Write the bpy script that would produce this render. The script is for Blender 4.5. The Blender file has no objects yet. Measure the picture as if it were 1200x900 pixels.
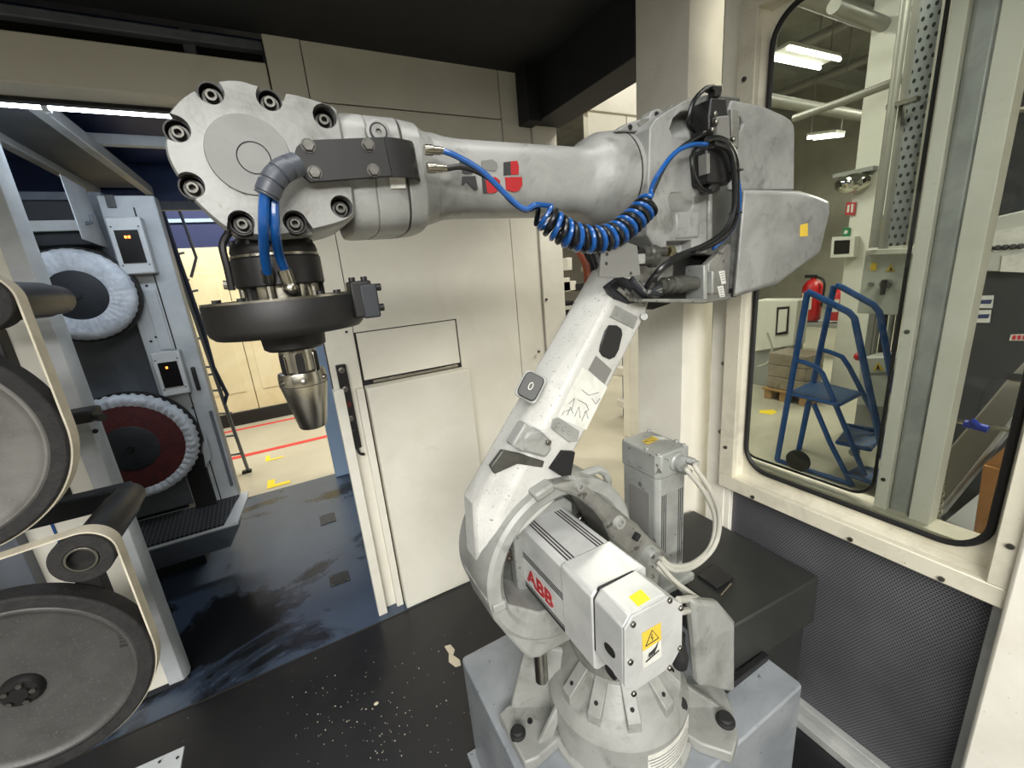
import bpy, bmesh, math, random
from mathutils import Vector, Matrix
random.seed(7)
scene = bpy.context.scene
COL = scene.collection
R = math.radians
# ------------------------------------------------------------------ camera
H = 1.70
YAW, PIT, ROL, F = R(27.1466), R(-14.9594), R(-5.0963), 486.643      # F in pixels of a 1200x900 frame
_cy, _sy, _cp, _sp, _cr, _sr = math.cos(YAW), math.sin(YAW), math.cos(PIT), math.sin(PIT), math.cos(ROL), math.sin(ROL)
FWD = Vector((_sy*_cp, _cy*_cp, _sp)); RGT0 = Vector((_cy, -_sy, 0)); UP0 = RGT0.cross(FWD)
RGT = _cr*RGT0 + _sr*UP0; UPV = -_sr*RGT0 + _cr*UP0
CAM = Vector((0, 0, H))
cd = bpy.data.cameras.new('camera'); cam = bpy.data.objects.new('camera', cd); COL.objects.link(cam)
cd.sensor_fit = 'HORIZONTAL'; cd.sensor_width = 36.0; cd.lens = F*36.0/1200.0; cd.clip_start = 0.01; cd.clip_end = 200
m3 = Matrix((RGT, UPV, -FWD)).transposed(); cam.matrix_world = Matrix.Translation(CAM) @ m3.to_4x4()
scene.camera = cam
# ------------------------------------------------------------------ world, lights, exposure
scene.view_settings.view_transform = 'Standard'; scene.view_settings.look = 'None'
scene.view_settings.exposure = 0.25; scene.view_settings.gamma = 1.0; scene.view_settings.use_curve_mapping = False
w = bpy.data.worlds.new('world'); scene.world = w; w.use_nodes = True
bg = w.node_tree.nodes['Background']; bg.inputs[0].default_value = (1, .97, .9, 1); bg.inputs[1].default_value = .10
def area(name, loc, target, sx, sy, power, col=(1, 1, 1), spread=180):
    l = bpy.data.lights.new(name, 'AREA'); l.shape = 'RECTANGLE'; l.size = sx; l.size_y = sy; l.energy = power; l.color = col; l.spread = R(spread)
    o = bpy.data.objects.new(name, l); COL.objects.link(o); o.location = loc
    o.rotation_euler = (Vector(target)-Vector(loc)).to_track_quat('-Z', 'Y').to_euler(); return o
area('entrance_fill_light', (-1.7, -3.2, 3.3), (.4, 1.2, .9), 4.0, 1.2, 385, (1, .985, .95))  # assumed lamp behind the camera, added to brighten robot and lower walls
area('cell_lamp_light', (-.15, -.55, 2.585), (-.15, -.55, 0), 1.5, .4, 14, (1, .99, .96))
area('cell_lamp_light_robot', (.20, .35, 2.585), (.20, .35, 0), 1.3, .25, 8, (1, .99, .96))
area('corridor_lamp_light', (-.45, 2.23, 2.385), (-.5, 2.9, .6), 1.1, .05, 4.5, (.72, .85, 1))
for i, (x, y, p) in enumerate(((2.9, .3, 120), (3.6, 3.7, 95), (7.5, 1.6, 260), (11, 2.2, 220), (2.8, 6.2, 60), (-.6, 5.2, 165))):
    area('hall_fill_light', (x, y, 4.3), (x, y, 0), 1.6, .5, p, (1, .96, .84))  # overhead area lights added to brighten the hall, without fixtures
# ------------------------------------------------------------------ pixel -> place
def ray(px, py): return FWD + (px-600)/F*RGT - (py-450)/F*UPV
def PY(px, py, y): d = ray(px, py); return CAM + d*(y/d.y)
def PX(px, py, x): d = ray(px, py); return CAM + d*(x/d.x)
def PZ(px, py, z): d = ray(px, py); return CAM + d*((z-H)/d.z)
# ------------------------------------------------------------------ mesh builder
def frame_of(axis):
    a = Vector(axis).normalized(); t = Vector((0, 0, 1)) if abs(a.z) < .9 else Vector((1, 0, 0))
    u = t.cross(a).normalized(); return u, a.cross(u), a
class MB:
    def __init__(s): s.v = []; s.f = []
    def add(s, vs, fs):
        b = len(s.v); s.v += [Vector(q) for q in vs]; s.f += [tuple(b+i for i in q) for q in fs]; return s
    def box(s, x0, x1, y0, y1, z0, z1, M=None):
        vs = [Vector((x, y, z)) for x in (x0, x1) for y in (y0, y1) for z in (z0, z1)]
        if M: vs = [M @ q for q in vs]
        return s.add(vs, [(0, 1, 3, 2), (4, 6, 7, 5), (0, 4, 5, 1), (2, 3, 7, 6), (0, 2, 6, 4), (1, 5, 7, 3)])
    def obox(s, c, ux, uy, uz, sx, sy, sz):
        c, ux, uy, uz = (Vector(q) for q in (c, ux, uy, uz)); vs = [c+ux*(sx*a/2)+uy*(sy*b/2)+uz*(sz*d/2) for a in (-1, 1) for b in (-1, 1) for d in (-1, 1)]
        return s.add(vs, [(0, 1, 3, 2), (4, 6, 7, 5), (0, 4, 5, 1), (2, 3, 7, 6), (0, 2, 6, 4), (1, 5, 7, 3)])
    def bar(s, a, b, w, h, up=(0, 0, 1)):
        a, b = Vector(a), Vector(b); d = (b-a).normalized(); u = Vector(up); sd = d.cross(u).normalized(); u = sd.cross(d)
        return s.obox((a+b)/2, sd, d, u, w, (b-a).length, h)
    def prism(s, poly, d):
        poly = [Vector(q) for q in poly]; d = Vector(d); n = len(poly)
        fs = [tuple(range(n)), tuple(range(2*n-1, n-1, -1))] + [(i, n+i, n+(i+1) % n, (i+1) % n) for i in range(n)]
        return s.add(poly + [q+d for q in poly], fs)
    def loft(s, loops, cap0=True, cap1=True):
        n = len(loops[0]); vs = [q for l in loops for q in l]; fs = []
        for k in range(len(loops)-1):
            for i in range(n): fs.append((k*n+i, k*n+(i+1) % n, (k+1)*n+(i+1) % n, (k+1)*n+i))
        if cap0: fs.append(tuple(range(n-1, -1, -1)))
        if cap1: fs.append(tuple(range((len(loops)-1)*n, len(loops)*n)))
        return s.add(vs, fs)
    def lathe(s, o, axis, prof, n=32, cap0=True, cap1=True):
        u, v, a = frame_of(axis); o = Vector(o)
        return s.loft([[o+a*t+(u*math.cos(2*math.pi*i/n)+v*math.sin(2*math.pi*i/n))*max(r, 1e-5) for i in range(n)] for t, r in prof], cap0, cap1)
    def cyl(s, a, b, r, r1=None, n=20):
        a, b = Vector(a), Vector(b); return s.lathe(a, b-a, [(0, r), ((b-a).length, r if r1 is None else r1)], n)
    def ring(s, o, axis, t0, t1, ri, ro, n=40):        # hollow ring, closed
        u, v, a = frame_of(axis); o = Vector(o); L = []
        for t, r in ((t0, ri), (t0, ro), (t1, ro), (t1, ri)): L.append([o+a*t+(u*math.cos(2*math.pi*i/n)+v*math.sin(2*math.pi*i/n))*r for i in range(n)])
        return s.loft(L+[L[0]], False, False)
    def tube(s, pts, r, n=8, closed=False):
        pts = [Vector(q) for q in pts]; m = len(pts); T = []
        for i in range(m):
            T.append((pts[(i+1) % m]-pts[i-1] if closed else pts[min(i+1, m-1)]-pts[max(i-1, 0)]).normalized())
        u = frame_of(T[0])[0]; L = []
        rr = r if callable(r) else (lambda i: r)
        for i in range(m):
            u = (u-T[i]*u.dot(T[i])).normalized(); v = T[i].cross(u)
            L.append([pts[i]+(u*math.cos(2*math.pi*k/n)+v*math.sin(2*math.pi*k/n))*rr(i) for k in range(n)])
        if closed: return s.loft(L+[L[0]], False, False)
        return s.loft(L)
    def sphere(s, c, r, n=16, m=8, sc=(1, 1, 1)):
        c = Vector(c)
        return s.loft([[c+Vector((math.sin(math.pi*(k+.02)/(m+.04))*math.cos(2*math.pi*i/n)*r*sc[0], math.sin(math.pi*(k+.02)/(m+.04))*math.sin(2*math.pi*i/n)*r*sc[1], math.cos(math.pi*(k+.02)/(m+.04))*r*sc[2])) for i in range(n)] for k in range(m+1)])
    def build(s, name, mat, parent=None, bevel=0, smooth=35, seg=2, base=None):
        me = bpy.data.meshes.new(name)
        if parent is None:
            xs = [q.x for q in s.v]; ys = [q.y for q in s.v]; zs = [q.z for q in s.v]
            off = Vector(base) if base else Vector(((min(xs)+max(xs))/2, (min(ys)+max(ys))/2, min(zs)))
        else: off = world_loc(parent)
        me.from_pydata([tuple(q-off) for q in s.v], [], s.f)
        bm = bmesh.new(); bm.from_mesh(me); bmesh.ops.recalc_face_normals(bm, faces=bm.faces); bm.to_mesh(me); bm.free()
        o = bpy.data.objects.new(name, me); COL.objects.link(o)
        if parent is None: o.location = off
        else: o.parent = parent
        me.materials.append(mat if not isinstance(mat, str) else M[mat])
        if smooth:
            me.polygons.foreach_set('use_smooth', [True]*len(me.polygons)); me.set_sharp_from_angle(angle=R(smooth))
        if bevel:
            b = o.modifiers.new('bevel', 'BEVEL'); b.width = bevel; b.segments = seg; b.limit_method = 'ANGLE'; b.angle_limit = R(40); b.harden_normals = False
        me.update(); return o
def world_loc(o):
    v = Vector((0, 0, 0))
    while o is not None: v += o.location; o = o.parent
    return v
def tag(o, label=None, cat=None, group=None, kind=None):
    if label: o['label'] = label
    if cat: o['category'] = cat
    if group: o['group'] = group
    if kind: o['kind'] = kind
    return o
def thing(name, label, cat, loc, group=None):
    o = bpy.data.objects.new(name, None); COL.objects.link(o); o.location = loc; o.empty_display_size = .05
    return tag(o, label, cat, group)
def struct(name, mb, mat, bevel=0, **k): return tag(mb.build(name, mat, None, bevel, **k), kind='structure')
def cut(o, mb):                                          # real boolean cut, baked into the mesh
    c = mb.build('cutter', list(M.values())[0], None, 0, 0, base=(0, 0, 0))
    for q in list(o.modifiers):
        if q.type == 'BOOLEAN': o.modifiers.remove(q)
    bev = [(q.width, q.segments) for q in o.modifiers]; o.modifiers.clear()
    b = o.modifiers.new('cut', 'BOOLEAN'); b.operation = 'DIFFERENCE'; b.object = c; b.solver = 'EXACT'; b.use_self = True
    bpy.context.view_layer.update(); dg = bpy.context.evaluated_depsgraph_get()
    me = bpy.data.meshes.new_from_object(o.evaluated_get(dg)); old = o.data; o.modifiers.clear(); o.data = me; bpy.data.meshes.remove(old)
    cm = c.data; bpy.data.objects.remove(c); bpy.data.meshes.remove(cm)
    me.polygons.foreach_set('use_smooth', [True]*len(me.polygons)); me.set_sharp_from_angle(angle=R(35))
    for wd, sg in bev:
        q = o.modifiers.new('bevel', 'BEVEL'); q.width = wd; q.segments = sg; q.limit_method = 'ANGLE'; q.angle_limit = R(40)
    return o
def curve(ctrl, n=10):                                    # Catmull-Rom through the control points
    c = [Vector(q) for q in ctrl]; c = [2*c[0]-c[1]]+c+[2*c[-1]-c[-2]]; out = []
    for i in range(1, len(c)-2):
        for k in range(n):
            t = k/n; p0, p1, p2, p3 = c[i-1:i+3]
            out.append(.5*((2*p1)+(p2-p0)*t+(2*p0-5*p1+4*p2-p3)*t*t+(3*p1-p0-3*p2+p3)*t**3))
    return out+[c[-2]]
def sup(c, ux, uz, a, b, e=2.0, n=32):                     # superellipse loop
    out = []
    for i in range(n):
        t = 2*math.pi*i/n; ct, st = math.cos(t), math.sin(t)
        out.append(Vector(c)+Vector(ux)*(a*math.copysign(abs(ct)**(2/e), ct))+Vector(uz)*(b*math.copysign(abs(st)**(2/e), st)))
    return out
def text_mesh(name, s, size, origin, ux, uy, mat, parent, depth=.0006, sx=1.0, align='LEFT', bold=0.0, shear=0.0):
    cu = bpy.data.curves.new(name, 'FONT'); cu.body = s; cu.size = size; cu.extrude = depth; cu.offset = bold; cu.align_x = align; cu.shear = shear
    t = bpy.data.objects.new(name+'_tmp', cu); COL.objects.link(t); bpy.context.view_layer.update()
    me = bpy.data.meshes.new_from_object(t.evaluated_get(bpy.context.evaluated_depsgraph_get())); bpy.data.objects.remove(t); bpy.data.curves.remove(cu)
    ux, uy = Vector(ux).normalized(), Vector(uy).normalized(); uz = ux.cross(uy)
    off = world_loc(parent) if parent else Vector((0, 0, 0))
    for v in me.vertices: v.co = Vector(origin)+ux*(v.co.x*sx)+uy*v.co.y+uz*v.co.z-off
    me.materials.clear(); me.materials.append(M[mat]); o = bpy.data.objects.new(name, me); COL.objects.link(o)
    if parent: o.parent = parent
    return o
# ------------------------------------------------------------------ materials
M = {}
def srgb(c): return tuple(((v/255)/12.92 if v/255 <= .04045 else ((v/255+.055)/1.055)**2.4) for v in c)+(1,)
def mk(name, col, rough=.5, metal=0.0, var=None, speck=None, bump=None, spec=.5, emit=None, alpha=None, stain=None, coat=0):
    """var=(col2, scale, lo, hi) big noise patches; stain the same, second layer; speck=(col, scale, threshold); bump=(scale, strength)"""
    m = bpy.data.materials.new(name); m.use_nodes = True; nt = m.node_tree; N = nt.nodes; L = nt.links
    p = N['Principled BSDF']; p.inputs['Base Color'].default_value = srgb(col); p.inputs['Roughness'].default_value = rough; p.inputs['Metallic'].default_value = metal
    p.inputs['Specular IOR Level'].default_value = spec; p.inputs['Coat Weight'].default_value = coat
    tc = N.new('ShaderNodeTexCoord'); out = None
    def layer(prev, c2, scale, lo, hi, detail=6, dist=.6):
        n = N.new('ShaderNodeTexNoise'); n.inputs['Scale'].default_value = scale; n.inputs['Detail'].default_value = detail; n.inputs['Roughness'].default_value = .62; n.inputs['Distortion'].default_value = dist
        L.new(tc.outputs['Object'], n.inputs['Vector'])
        mr = N.new('ShaderNodeMapRange'); mr.inputs['From Min'].default_value = lo; mr.inputs['From Max'].default_value = hi; L.new(n.outputs['Fac'], mr.inputs['Value'])
        mx = N.new('ShaderNodeMix'); mx.data_type = 'RGBA'; L.new(mr.outputs['Result'], mx.inputs['Factor'])
        if prev is None: mx.inputs['A'].default_value = srgb(col)
        else: L.new(prev, mx.inputs['A'])
        mx.inputs['B'].default_value = srgb(c2); return mx.outputs['Result'], mr.outputs['Result']
    if var: out, _ = layer(out, *var)
    if stain: out, _ = layer(out, *stain)
    if speck: out, _ = layer(out, speck[0], speck[1], speck[2], speck[2]+.04, 2, 0)
    if out is not None: L.new(out, p.inputs['Base Color'])
    if bump:
        n = N.new('ShaderNodeTexNoise'); n.inputs['Scale'].default_value = bump[0]; n.inputs['Detail'].default_value = 4; L.new(tc.outputs['Object'], n.inputs['Vector'])
        b = N.new('ShaderNodeBump'); b.inputs['Strength'].default_value = bump[1]; b.inputs['Distance'].default_value = .01; L.new(n.outputs['Fac'], b.inputs['Height']); L.new(b.outputs['Normal'], p.inputs['Normal'])
    if emit:
        p.inputs['Emission Color'].default_value = srgb(emit[0]); p.inputs['Emission Strength'].default_value = emit[1]
    M[name] = m; return m
mk('robot_white', (148, 149, 146), .36, 0, ((112, 113, 110), 7, .40, .72), ((130, 128, 121), 70, .70), (160, .06), stain=((78, 77, 72), 14, .56, .78))
mk('robot_speckled', (184, 184, 179), .45, 0, ((156, 155, 150), 9, .45, .75), ((110, 108, 103), 190, .665), (200, .12))
mk('robot_grey', (144, 145, 141), .40, 0, ((114, 115, 110), 8, .42, .75), ((124, 122, 114), 90, .70), (160, .08), stain=((82, 81, 75), 15, .58, .80))
mk('robot_dirty', (128, 128, 122), .42, .1, ((86, 85, 80), 9, .38, .7), ((70, 68, 64), 40, .64), (120, .1))
mk('cast_grey', (158, 160, 156), .45, .35, ((128, 130, 126), 11, .4, .75), ((110, 110, 106), 60, .66), (180, .08))
mk('motor_silver', (190, 191, 189), .34, .2, ((166, 168, 166), 12, .45, .8), None, (220, .03))
mk('motor_grey', (152, 154, 150), .42, .2, ((128, 130, 126), 11, .4, .75), ((92, 92, 88), 50, .66), (200, .06))
mk('steel', (176, 172, 160), .26, 1.0, ((150, 146, 134), 20, .4, .8), None, (300, .03))
mk('steel_bolt', (128, 126, 120), .36, 1.0)
mk('dark_machine', (46, 48, 50), .5, 0, ((34, 36, 38), 3, .4, .7))
mk('galvanised', (184, 185, 182), .45, .3, ((154, 156, 154), 8, .4, .7), None, (60, .05))
mk('wrist_disc', (122, 123, 120), .45, 0, ((104, 105, 102), 12, .4, .75))
mk('black_metal', (20, 20, 20), .5, .1, ((30, 29, 28), 12, .5, .8), None, (140, .015))
mk('box_black', (38, 39, 37), .5, 0, ((50, 51, 49), 4, .4, .7))
mk('black_plastic', (24, 24, 25), .42, 0, ((40, 40, 40), 20, .5, .8))
mk('black_rubber', (20, 20, 20), .7)
mk('dark_hole', (8, 8, 8), .8)
mk('blue_hose', (18, 76, 142), .28, 0, coat=.3)
mk('black_hose', (16, 17, 19), .3)
mk('grey_cable', (168, 166, 156), .5)
mk('spiral_wrap', (70, 74, 82), .4)
mk('brass', (196, 184, 150), .3, 1)
mk('label_white', (206, 206, 198), .6, 0, ((186, 186, 178), 30, .4, .7))
mk('label_grey', (112, 112, 108), .6)
mk('label_yellow', (206, 176, 60), .6)
mk('sticker_yellow', (240, 224, 40), .55)
mk('ink', (40, 40, 40), .7)
mk('letter_red', (158, 30, 34), .45)
mk('pedestal_paint', (138, 142, 146), .38, 0, ((112, 117, 121), 5, .4, .75), ((90, 92, 94), 50, .68), (60, .03))
mk('wall_paint', (228, 225, 212), .5, 0, ((218, 214, 200), 3, .4, .7), None, (30, .02), stain=((196, 191, 174), 2.2, .62, .85))
mk('post_paint', (232, 229, 217), .5, 0, ((220, 216, 203), 4, .4, .7), ((186, 182, 170), 90, .72), (40, .02))
mk('frame_paint', (214, 209, 190), .4, .15, ((180, 174, 155), 7, .45, .75), ((140, 135, 122), 110, .70))
mk('ceiling_black', (30, 31, 33), .7, 0, ((20, 21, 24), 3, .4, .7))
mk('seam_dark', (40, 38, 34), .8)
mk('gasket', (18, 18, 18), .55)
mk('white_plastic', (205, 207, 206), .5, 0, ((186, 189, 190), 6, .4, .8))
mk('machine_paint', (192, 196, 198), .45, 0, ((168, 173, 176), 5, .4, .75), ((140, 142, 142), 90, .71))
mk('machine_grey', (104, 110, 118), .45, 0, ((82, 88, 96), 5, .4, .7))
mk('machine_blue', (46, 64, 112), .5, 0, ((34, 48, 86), 3, .4, .7))
mk('machine_dark', (44, 47, 52), .55, .1, ((30, 32, 36), 8, .4, .7))
mk('grimy_bolt', (104, 103, 98), .45, .7, ((78, 77, 73), 60, .4, .7))
mk('grimy_metal', (92, 92, 87), .4, .5, ((62, 62, 58), 14, .4, .7))
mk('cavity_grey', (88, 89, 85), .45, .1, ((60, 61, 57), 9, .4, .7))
mk('wheel_grey', (84, 83, 81), .5, .3, ((70, 69, 67), 10, .35, .7), ((92, 91, 89), 200, .62), (240, .06))
mk('wheel_light', (118, 117, 113), .5, .3, ((96, 95, 91), 10, .35, .7), ((122, 121, 117), 200, .64), (240, .06))
mk('tyre_black', (28, 27, 27), .75, 0, ((44, 42, 41), 40, .4, .7), None, (160, .25))
mk('belt', (214, 206, 186), .7, 0, ((190, 182, 162), 12, .4, .7))
mk('cloth_white', (216, 220, 226), .85, 0, ((176, 182, 190), 18, .4, .7), None, (45, .5))
mk('buff_red', (88, 32, 30), .8, 0, ((66, 24, 24), 30, .4, .7), None, (120, .3))
mk('red_lamp', (220, 60, 20), .4, emit=((255, 120, 40), 9))
mk('display_dark', (14, 12, 14), .2)
mk('tube_light', (255, 255, 255), .4, emit=((235, 243, 255), 14))
mk('hall_tube', (255, 255, 255), .4, emit=((255, 252, 240), 11))
mk('beige_cabinet', (238, 226, 190), .5, 0, ((222, 205, 160), 2, .4, .7))
mk('blue_band', (44, 52, 92), .5)
mk('light_blue', (160, 184, 212), .5)
mk('ladder_steel', (120, 122, 126), .35, .8)
mk('ladder_blue', (24, 78, 142), .42, 0, ((18, 62, 118), 20, .4, .7))
mk('ladder_dark', (40, 48, 66), .45, .4)
mk('red_tape', (200, 52, 48), .6)
mk('yellow_tape', (238, 206, 30), .6)
mk('hall_wall', (176, 172, 158), .7, 0, ((160, 156, 142), 2, .4, .7))
mk('hall_white', (206, 204, 194), .6)
mk('hall_grey', (140, 141, 136), .6)
mk('hall_dark', (160, 160, 154), .7, 0, ((136, 136, 131), 2, .4, .7))
mk('pipe_grey', (150, 148, 140), .45, .3)
mk('cabinet_grey', (178, 180, 172), .5)
mk('red_paint', (176, 26, 30), .4)
mk('green_sign', (20, 120, 70), .5)
mk('cardboard', (172, 124, 78), .8, 0, ((156, 110, 66), 8, .4, .7))
mk('wood', (184, 146, 96), .75, 0, ((150, 112, 70), 14, .4, .7))
mk('film_wrap', (150, 138, 120), .35, 0, ((120, 108, 92), 12, .4, .7))
mk('blue_plastic', (30, 52, 150), .4)
mk('chip_beige', (206, 196, 172), .7)
mk('mirror_glass', (200, 200, 190), .08, 1.0)
mk('orange_brown', (140, 70, 40), .6)
# floors with their stains
def floor_mat(name, base, lo, stain, sc, t0, t1, rough0, rough1, fleck=None, bump=.05):
    m = bpy.data.materials.new(name); m.use_nodes = True; nt = m.node_tree; N = nt.nodes; L = nt.links; p = N['Principled BSDF']
    tc = N.new('ShaderNodeTexCoord')
    n1 = N.new('ShaderNodeTexNoise'); n1.inputs['Scale'].default_value = sc; n1.inputs['Detail'].default_value = 9; n1.inputs['Roughness'].default_value = .6; n1.inputs['Distortion'].default_value = .7
    n2 = N.new('ShaderNodeTexNoise'); n2.inputs['Scale'].default_value = sc*4; n2.inputs['Detail'].default_value = 6
    L.new(tc.outputs['Object'], n1.inputs['Vector']); L.new(tc.outputs['Object'], n2.inputs['Vector'])
    a = N.new('ShaderNodeMix'); a.data_type = 'RGBA'; a.inputs['A'].default_value = srgb(base); a.inputs['B'].default_value = srgb(lo); L.new(n2.outputs['Fac'], a.inputs['Factor'])
    r = N.new('ShaderNodeMapRange'); r.inputs['From Min'].default_value = t0; r.inputs['From Max'].default_value = t1; L.new(n1.outputs['Fac'], r.inputs['Value'])
    b = N.new('ShaderNodeMix'); b.data_type = 'RGBA'; L.new(r.outputs['Result'], b.inputs['Factor']); L.new(a.outputs['Result'], b.inputs['A']); b.inputs['B'].default_value = srgb(stain)
    o = b.outputs['Result']
    if fleck:
        n3 = N.new('ShaderNodeTexNoise'); n3.inputs['Scale'].default_value = 70; n3.inputs['Detail'].default_value = 2; L.new(tc.outputs['Object'], n3.inputs['Vector'])
        q = N.new('ShaderNodeMapRange'); q.inputs['From Min'].default_value = fleck[1]; q.inputs['From Max'].default_value = fleck[1]+.03; L.new(n3.outputs['Fac'], q.inputs['Value'])
        c = N.new('ShaderNodeMix'); c.data_type = 'RGBA'; L.new(q.outputs['Result'], c.inputs['Factor']); L.new(o, c.inputs['A']); c.inputs['B'].default_value = srgb(fleck[0]); o = c.outputs['Result']
    L.new(o, p.inputs['Base Color'])
    rr = N.new('ShaderNodeMapRange'); rr.inputs['To Min'].default_value = rough0; rr.inputs['To Max'].default_value = rough1; L.new(r.outputs['Result'], rr.inputs['Value']); L.new(rr.outputs['Result'], p.inputs['Roughness'])
    bp = N.new('ShaderNodeBump'); bp.inputs['Strength'].default_value = bump; bp.inputs['Distance'].default_value = .01; L.new(n2.outputs['Fac'], bp.inputs['Height']); L.new(bp.outputs['Normal'], p.inputs['Normal'])
    M[name] = m
floor_mat('floor_black', (38, 37, 36), (27, 27, 29), (21, 22, 25), 1.6, .45, .6, .42, .3, ((150, 146, 138), .76), .08)
floor_mat('floor_blue', (74, 88, 108), (54, 66, 84), (24, 25, 28), 1.15, .50, .57, .32, .2, None, .05)
floor_mat('floor_hall', (176, 170, 152), (164, 158, 140), (186, 180, 162), .8, .4, .7, .3, .35, None, .01)
# perforated sheet and perforated tray: round holes from the object position
def holes(name, metal_col, hole_col, pitch, axes, stag=True, rad=.3, worn=None, rough=.45):
    m = bpy.data.materials.new(name); m.use_nodes = True; nt = m.node_tree; N = nt.nodes; L = nt.links; p = N['Principled BSDF']
    tc = N.new('ShaderNodeTexCoord'); sp = N.new('ShaderNodeSeparateXYZ'); L.new(tc.outputs['Object'], sp.inputs[0])
    def mth(op, a, b=None):
        n = N.new('ShaderNodeMath'); n.operation = op
        for i, q in enumerate((a, b)):
            if q is None: continue
            if isinstance(q, (int, float)): n.inputs[i].default_value = q
            else: L.new(q, n.inputs[i])
        return n.outputs[0]
    u = mth('DIVIDE', sp.outputs[axes[0]], pitch[0]); v = mth('DIVIDE', sp.outputs[axes[1]], pitch[1])
    if stag: u = mth('ADD', u, mth('MULTIPLY', mth('FLOOR', v), .5))
    fu = mth('SUBTRACT', mth('FRACT', u), .5); fv = mth('SUBTRACT', mth('FRACT', v), .5)
    d = mth('SQRT', mth('ADD', mth('MULTIPLY', fu, fu), mth('MULTIPLY', fv, fv)))
    h = mth('LESS_THAN', d, rad)
    n = N.new('ShaderNodeTexNoise'); n.inputs['Scale'].default_value = 5; n.inputs['Detail'].default_value = 6; L.new(tc.outputs['Object'], n.inputs['Vector'])
    a = N.new('ShaderNodeMix'); a.data_type = 'RGBA'; a.inputs['A'].default_value = srgb(metal_col); a.inputs['B'].default_value = srgb(worn or metal_col); L.new(n.outputs['Fac'], a.inputs['Factor'])
    b = N.new('ShaderNodeMix'); b.data_type = 'RGBA'; L.new(h, b.inputs['Factor']); L.new(a.outputs['Result'], b.inputs['A']); b.inputs['B'].default_value = srgb(hole_col)
    L.new(b.outputs['Result'], p.inputs['Base Color']); p.inputs['Roughness'].default_value = rough; p.inputs['Metallic'].default_value = .2
    bp = N.new('ShaderNodeBump'); bp.inputs['Strength'].default_value = .5; bp.inputs['Distance'].default_value = .003; bp.invert = True; L.new(h, bp.inputs['Height']); L.new(bp.outputs['Normal'], p.inputs['Normal'])
    M[name] = m
holes('mesh_sheet', (112, 112, 116), (24, 24, 26), (.0085, .0074), (1, 2), True, .30, (66, 66, 70))
holes('shelf_grid', (96, 98, 100), (24, 25, 27), (.022, .022), (0, 1), False, .36, (70, 72, 74))
# clear glass
g = bpy.data.materials.new('glass'); g.use_nodes = True; N = g.node_tree.nodes; L = g.node_tree.links
tr = N.new('ShaderNodeBsdfTransparent'); tr.inputs[0].default_value = (.93, .95, .93, 1); gl = N.new('ShaderNodeBsdfGlossy'); gl.inputs['Roughness'].default_value = .03
lw = N.new('ShaderNodeFresnel'); lw.inputs['IOR'].default_value = 1.35; mx = N.new('ShaderNodeMixShader'); L.new(lw.outputs[0], mx.inputs[0]); L.new(tr.outputs[0], mx.inputs[1]); L.new(gl.outputs[0], mx.inputs[2]); L.new(mx.outputs[0], N['Material Output'].inputs[0]); M['glass'] = g
X, Y, Z = Vector((1, 0, 0)), Vector((0, 1, 0)), Vector((0, 0, 1))
# ================================================================== the setting
CEIL = 2.65
struct('floor', MB().box(-3.2, 1.47, -1.2, 1.955, -.05, 0), 'floor_black')
f2 = struct('floor_corridor', MB().box(-3.2, 1.47, 1.96, 4.05, -.05, -.001), 'floor_blue')
struct('trim_floor_seam', MB().box(-3.2, 1.30, 1.953, 1.962, -.04, .002), 'seam_dark')
hf = MB(); hf.box(1.47, 14, -8, 4.05, -.05, -.002); hf.box(-9, 1.47, -8, -1.2, -.05, -.002); hf.box(-9, 14, 4.05, 14, -.05, -.002); struct('floor_hall', hf, 'floor_hall')
struct('ceiling', MB().box(-3.2, 1.5, -1.1, 2.05, CEIL, CEIL+.06), 'ceiling_black')
# back wall: backing sheet and its panels
wb = struct('wall_back', MB().box(.12, 1.44, 2.06, 2.14, 0, CEIL), 'seam_dark')
def panel(poly, y0, y1, name='panel', mat='wall_paint', bev=.002):
    return MB().prism([(x, y0, z) for x, z in poly], (0, y1-y0, 0)).build(name, mat, wb, bev)
rc = lambda x0, x1, z0, z1: [(x0, z0), (x1, z0), (x1, z1), (x0, z1)]
panel(rc(.121, .2495, 0, CEIL), 2.045, 2.07)
panel(rc(.2535, 1.1215, 2.441, CEIL), 2.05, 2.07)
panel([(.2535, 1.494), (.2535, 2.436), (1.1215, 2.436), (1.1215, 0), (.762, 0), (.762, 1.494)], 2.05, 2.07)
panel(rc(1.1255, 1.29, 0, CEIL), 2.05, 2.07)
panel(rc(1.294, 1.44, 0, 2.42), 2.035, 2.07, mat='post_paint')
h = panel(rc(.262, .755, 1.263, 1.489), 2.052, 2.07, 'hatch')
MB().box(.255, .775, 2.057, 2.066, 1.24, 1.262).build('hatch_gap', 'black_metal', h)
MB().box(.30, .74, 2.048, 2.060, 1.243, 1.256).build('latch_bar', 'steel', h, .001)
panel(rc(.255, .771, .0, 1.238), 1.97, 2.055, 'cover_panel', bev=.004)
panel(rc(.113, .158, .0, 1.25), 2.0, 2.055, 'edge_post', 'post_paint', .003)
panel(rc(.212, .247, .0, 1.235), 2.012, 2.055, 'edge_post', 'post_paint', .003)
for q in ((640, 351), (631, 412)):
    c = PY(*q, 2.035); MB().cyl(c, c-Y*.006, .008, n=10).build('screw', 'steel_bolt', wb)
c = PY(406, 389, 2.045); MB().cyl(c, c-Y*.003, .006, n=10).build('screw', 'ink', wb)
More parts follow.
